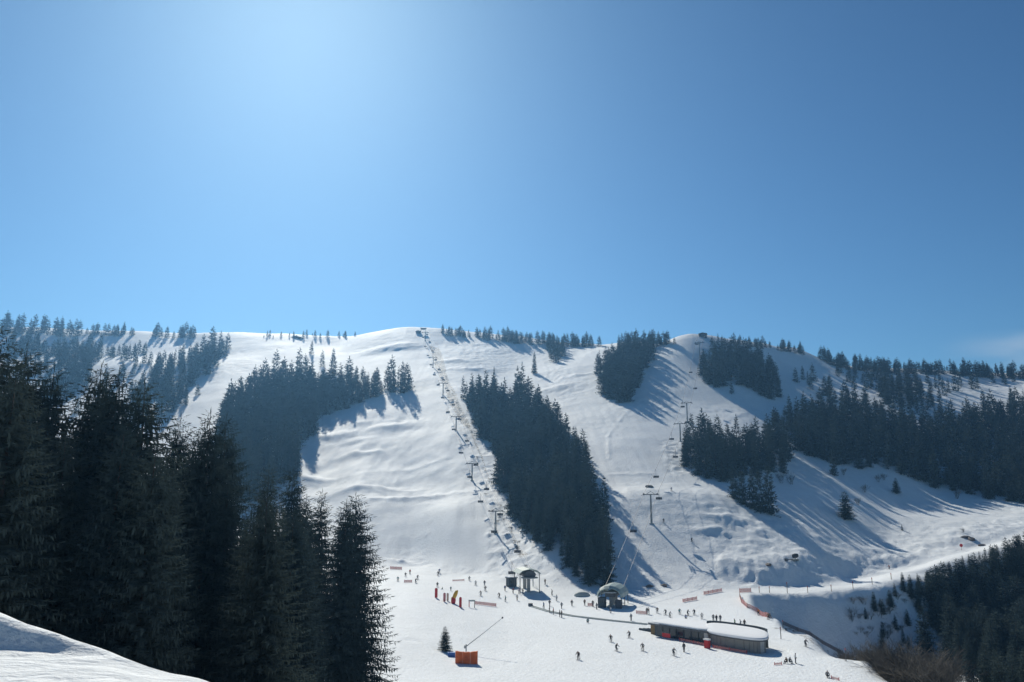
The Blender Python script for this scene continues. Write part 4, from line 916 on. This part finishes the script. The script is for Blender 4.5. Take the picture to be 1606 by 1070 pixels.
p = hit(708, 1030, 100); t = thing('equipment_box', 'small blue box beside the left end of the orange mat', 'box', p)
MB().box((0, 0, 0.25), (1.3, 0.7, 0.8)).build('body', M['blue'], t); MB().box((0, 0, 0.68), (1.36, 0.76, 0.08)).build('lid', M['blue'], t)
p = hit(913, 934); m_ = MB().loft([[(x * k, y * k, z) for x, y in superell(0, 0, 2.4, 1.5, 14)] for z, k in ((-0.2, 1), (0.35, 0.92), (0.8, 0.65), (1.05, 0.3))])
tag(m_.build('tarpaulin_mound', M['tarp'], None, p, smooth=True), 'low grey-green tarpaulin mound left of the rounded lift hut', 'tarpaulin')
def pad_post(u, v, h, m_, label, r=0.33):
    p = hit(u, v); t = thing('padded_post', label, 'padded post', p)
    MB().tube([(0, 0, -0.3), (0, 0, 0.3)], 0.12, 8).build('stake', M['steel'], t)
    MB().loft([[(r * k * math.cos(2 * math.pi * j / 10), r * k * math.sin(2 * math.pi * j / 10), z) for j in range(10)] for z, k in ((0.1, 0.9), (0.2, 1), (h - 0.2, 1), (h, 0.7), (h + 0.06, 0.3))]).build('pad', M[m_], t)
    return t
pad_post(684, 938, 2.5, 'red', 'tall dark red padded post at the left end of the beginners area', 0.38)
pad_post(697, 944, 2.2, 'pale_red', 'pale pink padded post, second from left in the beginners area')
pad_post(702, 943, 2.0, 'beige', 'beige padded post touching the pink one in the beginners area', 0.28)
pad_post(722, 953, 2.5, 'red', 'red padded post just right of the yellow inflatable')
p = hit(713, 947); t = thing('inflatable_marker', 'tall yellow and red inflatable marker in the beginners area', 'inflatable', p)
def blob(x0, z0, x1, z1, r0, r1, n=12, k=7):
    out = []
    for i in range(k):
        f = i / (k - 1); rr_ = (r0 + (r1 - r0) * f) * (0.55 + 0.45 * math.sin(math.pi * (0.12 + 0.76 * f)))
        out.append([(x0 + (x1 - x0) * f + rr_ * math.cos(2 * math.pi * j / n), rr_ * math.sin(2 * math.pi * j / n), z0 + (z1 - z0) * f) for j in range(n)])
    return out
MB().loft(blob(-0.35, -0.1, -0.25, 1.7, 0.62, 0.55)).build('base', M['red'], t, smooth=True); MB().loft(blob(-0.25, 1.25, 0.55, 3.3, 0.6, 0.5)).build('body', M['yellow'], t, smooth=True)
MB().loft(blob(-0.65, 0.1, -0.7, 1.6, 0.3, 0.25)).build('fin', M['yellow'], t, smooth=True)
p = hit(740, 953); t = thing('start_gate', 'small pale gate at the right end of the padded posts', 'gate', p)
for x in (-0.7, 0.7): MB().tube([(x, 0, -0.3), (x, 0, 1.7)], 0.12, 8).build('post', M['pale_red' if x < 0 else 'beige'], t)
MB().box((0, 0, 1.65), (1.7, 0.2, 0.4)).build('crossbar', M['tarp'], t)
net_fence([hit(745, 948), hit(778, 952)], 0.85, 'low red net strip running right from the small pale gate')
net_fence([hit(634, 914), hit(646, 914)], 0.8, 'short pink net strip beside the near spruces and beginners slope', step=1.5)
net_fence([hit(710, 912), hit(728, 911)], 0.5, 'faint pale red net strip high on the beginners slope', step=2)
net_fence([hit(612, 893), hit(630, 894)], 1.0, 'red net strip half hidden behind the right end of the near spruces', step=2)
net_fence([hit(1071, 945), hit(1093, 941)], 0.9, 'short red net strip on the flat right of the rounded lift hut', step=2)
net_fence([hit(1104, 933), hit(1132, 928)], 0.9, 'red net strip at the foot of the right-hand piste', step=2)
net_fence([hit(998, 963), hit(1014, 964)], 0.8, 'short red net strip right of the rounded lift hut', step=1.5)
net_fence([hit(922, 951), hit(930, 951)], 0.8, 'short red net strip left of the rounded lift hut', step=1.0)
net_fence([hit(1215, 1044), hit(1226, 1043)], 0.4, 'short reddish net heap beside the right end of the lodge', step=1)
net_fence([hit(1304, 1065), hit(1316, 1068)], 0.4, 'red net lying on the piste at the lower right', step=1)
net_fence([hit(*q) for q in [(1160, 936), (1163, 946), (1172, 954), (1188, 961), (1206, 970)]], 1.2, 'reddish net fence curving along the piste edge below the road', 'red_net', post='timber', step=3)
net_fence([hit(*q) for q in [(1206, 970), (1228, 981), (1252, 992), (1290, 1011), (1322, 1029)]], 1.1, 'dark net fence along the piste edge above the gully', 'dark_net', post='timber', step=3.5)
net_fence([hit(1160, 930), hit(1178, 929)], 1.2, 'pale red net at the start of the road', step=2)
RP = [(1191, 930, 1.8, 'first'), (1207, 930, 1.9, 'second'), (1235, 931, 3.2, None), (1267, 930, 2.0, 'fourth'), (1304, 928, 2.0, 'fifth'), (1338, 924, 2.3, 'sixth'), (1368, 917, 2.1, 'seventh'), (1398, 909, 2.0, 'eighth')]
for u, v, h, o_ in RP:
    p = hit(u, v); lab = 'tallest dark marker pole at the road edge' if o_ is None else 'thin marker pole at the road edge, %s counted from the left' % o_
    t = thing('marker_pole', lab, 'pole', p, 0, 'marker poles along the road')
    MB().tube([(0, 0, -0.4), (0, 0, h)], 0.09, 6).build('pole', M['timber'], t); MB().tube([(0, 0, h - 0.45), (0, 0, h - 0.1)], 0.12, 6).build('band', M['red'], t)
for u, v, h, lab in [(1225, 1003, 2.4, 'thin dark pole beside the right end of the lodge'), (1228, 985, 1.8, 'thin pole on the piste edge above the lodge'), (1327, 1037, 2.2, 'dark pole on the piste edge at the brown thicket')]:
    p = hit(u, v); t = thing('marker_pole', lab, 'pole', p); MB().tube([(0, 0, -0.4), (0, 0, h)], 0.08, 6).build('pole', M['dark_steel'], t); MB().tube([(0, 0, h - 0.4), (0, 0, h - 0.1)], 0.11, 6).build('band', M['pale_red'], t)
p = hit(1508, 863); t = thing('piste_marker', 'round red piste marker disc on a stake by the road', 'sign', p)
MB().tube([(0, 0, -0.4), (0, 0, 1.6)], 0.06, 6).build('stake', M['timber'], t); MB().tube([(0, -0.08, 1.7), (0, -0.14, 1.7)], 0.6, 18).build('disc', M['red'], t)
p = hit(1248, 880); t = thing('snow_cannon', 'black fan snow cannon parked on the rough bank above the road', 'snow cannon', p, 0.3)
MB().tube([(-0.9, 0, 1.5), (0.0, 0, 1.6), (0.8, 0, 1.7)], [0.62, 0.75, 0.62], 14).build('barrel', M['black_pad'], t); MB().box((-0.2, 0, 0.35), (2.0, 1.0, 0.25)).build('carriage', M['dark_steel'], t)
for x in (-0.8, 0.5): MB().tube([(x, -0.65, 0.2), (x, 0.65, 0.2)], 0.38, 12).build('wheel', M['rubber'], t)
MB().tube([(-0.2, 0, 0.4), (-0.1, 0, 1.3)], 0.16, 8).build('pivot', M['steel'], t); MB().tube([(-1.2, 0, 0.4), (-2.5, 0.1, 0.5), (-3.6, 0, 0.3)], 0.13, 6).build('tow_bar', M['dark_steel'], t); MB().box((-3.7, 0, 0.35), (0.8, 0.7, 0.9)).build('pump_box', M['dark_steel'], t)

# ------------------------------------------------------------------ rocks and bare shrubs
def rock_mesh(seed):
    r = random.Random(seed); bm = bmesh.new(); bmesh.ops.create_icosphere(bm, subdivisions=2, radius=1.0)
    for v_ in bm.verts: v_.co = Vector((v_.co.x * 1.5, v_.co.y, v_.co.z * 0.6)) * r.uniform(0.75, 1.2)
    me_ = bpy.data.meshes.new('rock'); bm.to_mesh(me_); bm.free(); me_.materials.append(M['rock']); return me_
RM = [rock_mesh(i) for i in range(3)]
for i, (u, v, s, lab) in enumerate([(1514, 843, 1.2, 'dark rock poking from the snow above the road'), (1523, 846, 1.5, 'wider dark rock right of another above the road'), (1540, 856, 1.0, 'dark rock beside the road near the right-hand bank wood'),
        (1019, 920, 1.0, 'dark rock at the foot of the shaded right piste edge'), (1041, 919, 0.9, 'small dark rock at the foot of the right piste'), (1018, 764, 1.3, 'small dark rock on the crest above the big lift tower'), (1205, 886, 1.0, 'dark rock in the rough snow bank above the road')]):
    p = hit(u, v); o_ = obj('rock', RM[i % 3], None, p, i * 1.3); o_.scale = (s, s, s); tag(o_, lab, 'rock')
def shrub_mesh(seed, Hh=4.0, stems=9, depth=4):
    r = random.Random(seed); V_, F_ = [], []
    def seg(a, b, r0, r1):
        d_ = (b - a).normalized(); s_ = d_.cross(Vector((0.3, 0.9, 0.2))).normalized(); q_ = d_.cross(s_); k = len(V_)
        for p_, rr_ in ((a, r0), (b, r1)):
            for j in range(3):
                an = 2.094 * j; V_.append(p_ + (s_ * math.cos(an) + q_ * math.sin(an)) * rr_)
        for j in range(3): F_.append((k + j, k + (j + 1) % 3, k + 3 + (j + 1) % 3, k + 3 + j))
    def grow(a, d_, L, rad, lev):
        b = a + d_ * L; seg(a, b, rad, rad * 0.7)
        if lev == 0: return
        for _ in range(r.choice([2, 3, 3])):
            nd = (d_ + Vector((r.gauss(0, 0.42), r.gauss(0, 0.42), r.gauss(0.12, 0.3)))).normalized(); grow(b, nd, L * r.uniform(0.6, 0.9), rad * 0.62, lev - 1)
    for i in range(stems):
        an = r.uniform(0, 6.28); d_ = Vector((0.5 * math.cos(an) * r.random(), 0.5 * math.sin(an) * r.random(), 1)).normalized()
        grow(Vector((0.3 * math.cos(an), 0.3 * math.sin(an), -0.3)), d_, Hh * 0.3 * r.uniform(0.7, 1.1), 0.045 * Hh / 4, depth)
    return V_, F_
SHM = [new_mesh('bare_shrub', *shrub_mesh(40 + i), [M['twig']]) for i in range(4)]
rs_ = random.Random(12)
def shrub(x, y, h, label, group=None, wd=1.0):
    o_ = obj('bare_shrub', rs_.choice(SHM), None, (x, y, gz(x, y) - 0.1), rs_.uniform(0, 6.28)); s = h / 4.2; o_.scale = (s * wd, s * wd, s); tag(o_, label, 'shrub', group)
for i in range(150):
    u = rs_.uniform(1296, 1462); vt = np.interp(u, [1296, 1330, 1370, 1410, 1450, 1510], [1022, 1004, 992, 984, 985, 1000]) + rs_.uniform(0, 30) * rs_.random()
    ed = np.interp(u, [1290, 1330, 1400, 1500], [163, 153, 137, 118]); d_ = ed + rs_.uniform(2, 40); r_ = pix_dir(u, vt + rs_.uniform(0, 30)); x = r_[0] / r_[1] * d_; h = r_[2] / r_[1] * d_ - gz(x, d_)
    if 1.2 < h < 13 and sum(1 for o__ in COL.objects if o__.name.startswith('bare_shrub')) < 92:
        shrub(x, d_, h, 'bare grey-brown shrub in the piste-edge thicket, %s, %s' % (['upper left end', 'left part', 'middle', 'right part', 'lower right end'][min(4, int((u - 1296) / 33.3))], 'nearest the snow' if d_ - ed < 13 else ('second rank' if d_ - ed < 26 else 'farther back')), 'bare shrubs of the thicket at the piste edge', 1.25)
for u, v, h, lab in [(1355, 772, 16, 'pale bare bush on the open snow left of the small lone fir'), (1378, 756, 15, 'bare round bush below the big right-hand wood'), (1386, 753, 13, 'smaller bare bush right of the round one below the right-hand wood'),
        (1226, 758, 22, 'bare bush in the blue shadow beside the square clump'), (1241, 760, 20, 'bare bush at the edge of the blue shadow beside the square clump'), (1322, 745, 14, 'bare bush in the shade right of the columnar spruce'),
        (1346, 792, 14, 'pale bare bush just behind the lone full fir'), (1500, 782, 18, 'bare bush at the lower edge of the right-hand wood'), (1511, 836, 10, 'small bare bush beside the rocks above the road')]:
    p = hit(u, v); shrub(p.x, p.y, h * p.y / F, lab, None, 1.1)
for i in range(26):
    f = rs_.random(); u = np.interp(f, [0, 0.2, 0.4, 0.6, 0.8, 1], [690, 722, 745, 768, 792, 832]) + rs_.uniform(-9, 9); v = np.interp(f, [0, 0.2, 0.4, 0.6, 0.8, 1], [590, 650, 710, 770, 830, 890]); p = hit(u, v)
    shrub(p.x, p.y, rs_.uniform(0.8, 1.8), 'low bare scrub poking from the snow beneath the left chairlift', 'scrub beneath the left chairlift', 1.6)

for i in range(34):
    u, v = rs_.uniform(1335, 1475), rs_.uniform(935, 1005); p = hit(u, v)
    if p is None or p.y < 225: continue
    shrub(p.x, p.y, rs_.uniform(1.2, 3.4), 'low bare scrub on the shaded bank below the road, %s' % ('left part' if u < 1385 else ('middle' if u < 1430 else 'right part')), 'scrub on the shaded bank below the road', 1.5)
# ------------------------------------------------------------------ people
def body_mesh(name, J, E, R):
    me_ = bpy.data.meshes.new(name); me_.from_pydata(J, E, []); o_ = bpy.data.objects.new(name, me_); COL.objects.link(o_)
    sk = o_.modifiers.new('skin', 'SKIN'); sv = me_.skin_vertices[0].data
    for i, r_ in enumerate(R): sv[i].radius = (r_[0], r_[1]) if hasattr(r_, '__len__') else (r_, r_)
    sv[0].use_root = True; sb = o_.modifiers.new('sub', 'SUBSURF'); sb.levels = 1; sb.render_levels = 1
    dg = bpy.context.evaluated_depsgraph_get(); out = bpy.data.meshes.new_from_object(o_.evaluated_get(dg)); bpy.data.objects.remove(o_); return out
def figure(pose):
    # faces +Y; joints: pelvis, spine, chest, neck, head, crown, nose | arms | legs
    if pose == 'stand':   pel, ch, hd, kn, an, el, ha, st = (0, 0, 0.95), (0, 0.01, 1.36), (0, 0.02, 1.63), 0.02, -0.02, (0.30, -0.02, 1.12), (0.31, 0.12, 0.90), 0.11
    elif pose == 'ski':   pel, ch, hd, kn, an, el, ha, st = (0, -0.16, 0.80), (0, 0.08, 1.16), (0, 0.18, 1.42), 0.16, -0.03, (0.36, 0.10, 1.0), (0.33, 0.38, 0.92), 0.14
    elif pose == 'walk':  pel, ch, hd, kn, an, el, ha, st = (0, 0, 0.94), (0, 0.06, 1.34), (0, 0.10, 1.61), 0.10, 0.0, (0.30, -0.10, 1.10), (0.30, 0.12, 0.94), 0.09
    else:                 pel, ch, hd, kn, an, el, ha, st = (0, -0.05, 0.32), (0, 0.02, 0.72), (0, 0.06, 1.0), 0.35, 0.55, (0.30, 0.08, 0.52), (0.25, 0.32, 0.40), 0.13
    J = [pel, ((pel[0] + ch[0]) / 2, (pel[1] + ch[1]) / 2, (pel[2] + ch[2]) / 2), ch, (0, (ch[1] + hd[1]) / 2, (ch[2] + hd[2]) / 2 + 0.02), hd, (0, hd[1] + 0.01, hd[2] + 0.13), (0, hd[1] + 0.12, hd[2] - 0.01)]
    E = [(0, 1), (1, 2), (2, 3), (3, 4), (4, 5), (4, 6)]; R = [(0.17, 0.13), (0.16, 0.12), (0.19, 0.13), 0.06, 0.105, 0.08, 0.03]; K = ['t', 'j', 'j', 'k', 'h', 'h', 'k']
    for s in (-1, 1):
        b = len(J); wob = s * 0.14 if pose == 'walk' else 0.0
        J += [(s * 0.19, ch[1], ch[2] + 0.06), (s * el[0], el[1] - wob, el[2]), (s * ha[0], ha[1] - wob, ha[2]), (s * (ha[0] - 0.01), ha[1] - wob + 0.09, ha[2] - 0.03), (s * (ha[0] - 0.06), ha[1] - wob + 0.05, ha[2] + 0.02)]
        E += [(2, b), (b, b + 1), (b + 1, b + 2), (b + 2, b + 3), (b + 2, b + 4)]; R += [0.085, 0.07, 0.05, 0.045, 0.022]; K += ['j', 'j', 'b', 'b', 'b']
        b = len(J); kz = pel[2] * 0.54 if pose != 'sit' else 0.42
        J += [(s * 0.10, pel[1], pel[2] - 0.06), (s * st, kn + wob, kz), (s * st, an - (0.12 if wob * s < 0 and pose == 'walk' else 0) + wob * 0.6, 0.12), (s * st, an + wob * 0.6 + 0.03, 0.06), (s * st * 1.1, an + wob * 0.6 + 0.20, 0.05)]
        E += [(0, b), (b, b + 1), (b + 1, b + 2), (b + 2, b + 3), (b + 3, b + 4)]; R += [0.115, 0.085, 0.07, 0.06, 0.05]; K += ['t', 't', 'b', 'b', 'b']
    me_ = body_mesh('body', J, E, R); JA = np.array(J); mats_ = {'j': 0, 't': 1, 'h': 2, 'k': 3, 'b': 4}
    co = np.array([p_.center[:] for p_ in me_.polygons]); mi = []
    for c in co:
        k = K[int(np.argmin(((JA - c) ** 2).sum(1)))]
        if k == 'h' and c[1] > hd[1] + 0.055 and c[2] < hd[2] + 0.07: k = 'k'
        mi.append(mats_[k])
    me_.materials.clear()
    for q in ('jacket_dark', 'trousers', 'helmet', 'skin', 'boots'): me_.materials.append(M[q])
    me_.polygons.foreach_set('material_index', np.array(mi, dtype=np.int32)); me_.polygons.foreach_set('use_smooth', np.ones(len(mi), bool)); me_.update()
    return me_, [(s * ha[0], ha[1] + 0.06, ha[2]) for s in (-1, 1)], hd, st, an
for nm_, c_ in dict(jacket_dark=(0.03, 0.035, 0.045), trousers=(0.035, 0.035, 0.04), helmet=(0.05, 0.05, 0.055), skin=(0.55, 0.36, 0.27), boots=(0.05, 0.05, 0.05), j_black=(0.018, 0.019, 0.022), j_red=(0.42, 0.04, 0.045), j_blue=(0.05, 0.13, 0.34),
        j_teal=(0.04, 0.22, 0.24), j_orange=(0.55, 0.19, 0.04), j_grey=(0.20, 0.21, 0.22), j_white=(0.62, 0.62, 0.62), j_green=(0.10, 0.24, 0.08), j_purple=(0.18, 0.06, 0.22), j_brown=(0.17, 0.11, 0.07), j_yellow=(0.6, 0.45, 0.06), t_grey=(0.14, 0.14, 0.15), t_navy=(0.03, 0.04, 0.08), t_beige=(0.34, 0.29, 0.22)).items(): C(nm_, c_, 0.75, var=0.1)
FIG = {q: figure(q) for q in ('stand', 'ski', 'walk', 'sit')}
C('ski_top', (0.25, 0.25, 0.28), 0.35)
SKI = MB().loft([[(-0.045, y, z), (0.045, y, z), (0.045, y, z + 0.018), (-0.045, y, z + 0.018)] for y, z in ((-0.8, 0.0), (-0.2, 0.0), (0.55, 0.0), (0.78, 0.03), (0.9, 0.10))]).mesh('ski', M['ski_top'])
GOG = MB().box((0, 0, 0), (0.18, 0.06, 0.07)).mesh('goggles', M['glass_dark'])
def person(u, v, pose, jacket, trousers, face, label, size=1.0, skis=None):
    p = hit(u, v)
    if p is None: return
    me_, hands, hd, st, an = FIG[pose]
    t = thing('person', label, 'person', (p.x, p.y, p.z - 0.02), math.radians(face), None, (size, size, size))
    b = obj('body', me_, t)
    for i, q in ((0, jacket), (1, trousers)): b.material_slots[i].link = 'OBJECT'; b.material_slots[i].material = M[q]
    obj('goggles', GOG, t, (0, hd[1] + 0.09, hd[2] + 0.02))
    if skis is None: skis = pose == 'ski'
    if skis:
        for s in (-1, 1): obj('ski', SKI, t, (s * st, an + 0.05, 0.01))
        for s, h_ in zip((-1, 1), hands):
            e_ = (h_[0] * 1.35, h_[1] - 0.45 if pose == 'ski' else h_[1] + 0.1, 0.05); MB().tube([(h_[0], h_[1], h_[2] + 0.08), e_], 0.014, 5).build('pole', M['boots'], t)
PEOPLE = [
 (907, 1035, 'ski', 'j_black', 'trousers', 160, 'skier in black standing alone on the open piste, nearest of all'),
 (967, 1022, 'ski', 'jacket_dark', 't_grey', 215, 'skier in dark jacket turning left of the lodge, lower of a pair'),
 (958, 1007, 'ski', 'j_black', 'trousers', 170, 'skier in black just above the turning skier left of the lodge'),
 (1008, 1021, 'ski', 'j_grey', 't_beige', 160, 'skier in pale grey in front of the left end of the lodge'),
 (1057, 1029, 'ski', 'j_grey', 'trousers', 190, 'skier in grey below the lodge front, left of a pair'),
 (1073, 1023, 'stand', 'jacket_dark', 'trousers', 20, 'person in dark clothes close to the lodge front fence'),
 (987, 1001, 'ski', 'j_grey', 'trousers', 150, 'skier in grey between the conveyor and the lodge end'),
 (922, 977, 'sit', 'j_teal', 't_grey', 170, 'crouching skier in teal just below the conveyor lift'),
 (990, 974, 'stand', 'j_grey', 't_grey', 30, 'person in grey standing at the conveyor near the lodge'),
 (862, 961, 'stand', 'jacket_dark', 'trousers', 80, 'person in dark clothes, leftmost in the cluster at the conveyor'),
 (868, 964, 'stand', 'j_red', 'trousers', 90, 'person in dark red in the cluster at the conveyor'),
 (878, 968, 'stand', 'j_black', 'trousers', 100, 'person in black, right one of two close together on the conveyor'),
 (881, 969, 'stand', 'j_brown', 't_grey', 60, 'person in brown beside the one in black on the conveyor'),
 (853, 955, 'walk', 'j_blue', 'trousers', 120, 'person in blue above the left end of the conveyor'),
 (862, 951, 'walk', 'jacket_dark', 't_navy', 200, 'person in dark clothes walking above the conveyor cluster'),
 (881, 955, 'walk', 'j_grey', 'trousers', 20, 'person in grey walking above the pair on the conveyor'),
 (897, 951, 'stand', 'jacket_dark', 't_grey', 180, 'person in dark clothes on the flat between station and rounded hut'),
 (866, 934, 'walk', 'j_grey', 'trousers', 90, 'person in grey walking right of the dark lift station'),
 (873, 943, 'stand', 'j_beige' if False else 'j_white', 't_grey', 10, 'person in white on the flat right of the lift station'),
 (855, 917, 'stand', 'j_brown', 'trousers', 40, 'person in brown on the snow behind the lift station'),
 (792, 927, 'stand', 'j_blue', 'trousers', 200, 'person in blue at the left of the operator cabin'),
 (805, 931, 'walk', 'j_red', 'trousers', 70, 'person in red before the operator cabin, left of three'),
 (814, 932, 'stand', 'j_purple', 'trousers', 110, 'person in purple before the lift station, middle of three'),
 (820, 932, 'stand', 'j_brown', 't_grey', 300, 'person in brown before the lift station, right of three'),
 (811, 942, 'walk', 'j_white', 't_beige', 180, 'person in pale clothes below the lift station'),
 (783, 938, 'ski', 'jacket_dark', 'trousers', 140, 'skier in dark jacket on the flat left of the lift station'),
 (761, 927, 'ski', 'j_black', 'trousers', 190, 'skier in black on the beginners slope, lower of a close pair'),
 (760, 919, 'stand', 'jacket_dark', 't_navy', 170, 'skier in dark navy on the beginners slope, upper of a close pair'),
 (754, 935, 'ski', 'j_grey', 't_grey', 150, 'skier in grey above the red net strip on the beginners slope'),
 (736, 911, 'ski', 'j_grey', 'trousers', 200, 'skier in grey high on the right of the beginners slope'),
 (746, 918, 'ski', 'j_white', 't_grey', 160, 'skier in pale clothes high on the beginners slope'),
 (793, 944, 'walk', 'j_teal', 'trousers', 100, 'person in teal on the flat below the dark skier'),
 (687, 903, 'ski', 'jacket_dark', 'trousers', 170, 'skier in dark jacket highest above the red padded post'),
 (689, 899, 'ski', 'j_blue', 't_grey', 200, 'skier in blue at the very top of the beginners slope'),
 (686, 921, 'ski', 'j_black', 'trousers', 190, 'skier in black directly above the red padded post'),
 (694, 925, 'sit', 'j_green', 'trousers', 90, 'small child in green beside the red padded post', 0.75),
 (707, 927, 'stand', 'j_teal', 'trousers', 210, 'small child in teal above the yellow inflatable', 0.75),
 (652, 915, 'ski', 'j_black', 'trousers', 220, 'skier in black at the left of the beginners slope'),
 (655, 909, 'ski', 'j_grey', 't_grey', 200, 'skier in grey behind the black skier at the left of the beginners slope'),
 (624, 912, 'ski', 'j_teal', 'trousers', 180, 'skier in teal next to the outermost branches of the near spruces'),
 (636, 905, 'ski', 'jacket_dark', 't_grey', 190, 'skier in dark jacket above the pink net strip'),
 (643, 901, 'stand', 'j_red', 'trousers', 150, 'person in red behind the skier above the pink net strip'),
 (917, 950, 'stand', 'j_brown', 'trousers', 200, 'person in brown at the left of the rounded lift hut, left of three'),
 (930, 952, 'stand', 'jacket_dark', 'trousers', 170, 'tall person in dark clothes at the rounded lift hut, middle of three'),
 (936, 956, 'stand', 'j_grey', 't_grey', 130, 'person in grey at the rounded lift hut, right of three'),
 (958, 962, 'walk', 'j_white', 't_grey', 90, 'person in white in front of the rounded lift hut'),
 (1015, 964, 'stand', 'j_black', 'trousers', 180, 'person in black, left one of the pair by the red net right of the hut'),
 (1018, 964, 'stand', 'j_brown', 'trousers', 90, 'person in brown, right one of the pair by the red net'),
 (1031, 962, 'ski', 'jacket_dark', 'trousers', 170, 'skier in dark jacket on the flat behind the lodge, first from left'),
 (1044, 965, 'ski', 'j_grey', 't_grey', 140, 'skier in grey on the flat behind the lodge, second from left'),
 (1051, 969, 'ski', 'j_white', 't_beige', 200, 'skier in pale clothes on the flat behind the lodge, third from left'),
 (1066, 964, 'ski', 'j_teal', 't_grey', 180, 'skier in teal on the flat behind the lodge roof'),
 (1079, 966, 'ski', 'j_grey', 'trousers', 210, 'skier in grey on the flat behind the lodge roof, right of the teal one'),
 (1089, 965, 'ski', 'jacket_dark', 'trousers', 150, 'skier in dark jacket, rightmost of the row behind the lodge roof'),
 (1076, 974, 'ski', 'j_blue', 'trousers', 170, 'skier in blue just above the snow on the lodge roof'),
 (1101, 971, 'ski', 'j_white', 't_grey', 170, 'skier in white above the lodge roof left of the dark trio'),
 (1119, 975, 'stand', 'j_grey', 'trousers', 180, 'person in grey, left of the trio behind the lodge roof'),
 (1124, 976, 'stand', 'j_black', 'trousers', 200, 'person in black, middle of the trio behind the lodge roof'),
 (1130, 976, 'stand', 'jacket_dark', 't_navy', 160, 'person in navy, right of the trio behind the lodge roof'),
 (1153, 983, 'walk', 'j_green', 'trousers', 100, 'person in green behind the right-hand lodge roof'),
 (1162, 984, 'walk', 'j_grey', 't_grey', 80, 'person in grey behind the right-hand lodge roof'),
 (1168, 984, 'stand', 'j_black', 'trousers', 180, 'person in black behind the right-hand lodge roof'),
 (1264, 1015, 'ski', 'j_grey', 'trousers', 190, 'skier in grey on the piste right of the lodge'),
 (1234, 1041, 'sit', 'j_brown', 'trousers', 120, 'person in brown sitting on the snow beside the lodge shadow'),
 (1239, 1041, 'sit', 'j_grey', 't_grey', 200, 'person in grey sitting beside the one in brown near the lodge'),
 (1248, 1041, 'stand', 'j_white', 't_grey', 240, 'person in white standing right of the two sitting by the lodge'),
 (1298, 1063, 'sit', 'j_grey', 'trousers', 170, 'person sitting on the piste left of the red net at lower right'),
 (1190, 966, 'walk', 'j_orange', 'trousers', 120, 'person in orange beside the curving net fence'),
 (1205, 972, 'ski', 'j_brown', 'trousers', 150, 'skier in brown beside the curving net fence'),
 (1085, 850, 'ski', 'jacket_dark', 'trousers', 200, 'skier in dark jacket on the groomed right-hand piste'),
 (1041, 820, 'ski', 'j_black', 'trousers', 150, 'skier in black on the right-hand piste beside the big tower'),
 (1053, 770, 'ski', 'j_blue', 'trousers', 170, 'skier in blue near the crest of the right-hand piste'),
 (1395, 893, 'ski', 'j_red', 'trousers', 90, 'skier in red travelling along the sunlit road'),
]
for q in PEOPLE: person(*q)
# ------------------------------------------------------------------ haze: even, thin mountain air round the whole place
hz = MB().box((0, 750, (zmin - 1.0 + zmax + 45) / 2), (3500, 1620, zmax + 45 - zmin + 1.0)).build('haze', M['snow'])
hz.data.materials.clear()
hm = bpy.data.materials.new('haze'); hm.use_nodes = True
hn, hl = hm.node_tree.nodes, hm.node_tree.links
hn.remove(hn['Principled BSDF']); pv = hn.new('ShaderNodeVolumePrincipled')
pv.inputs['Color'].default_value = (0.24, 0.56, 1.0, 1); pv.inputs['Density'].default_value = 0.00019; pv.inputs['Anisotropy'].default_value = 0.6
hl.new(pv.outputs['Volume'], hn['Material Output'].inputs['Volume'])
hz.data.materials.append(hm); tag(hz, kind='stuff')
print('SCENE', len(bpy.data.objects), 'objects', sum(len(m_.polygons) for m_ in bpy.data.meshes), 'polys')
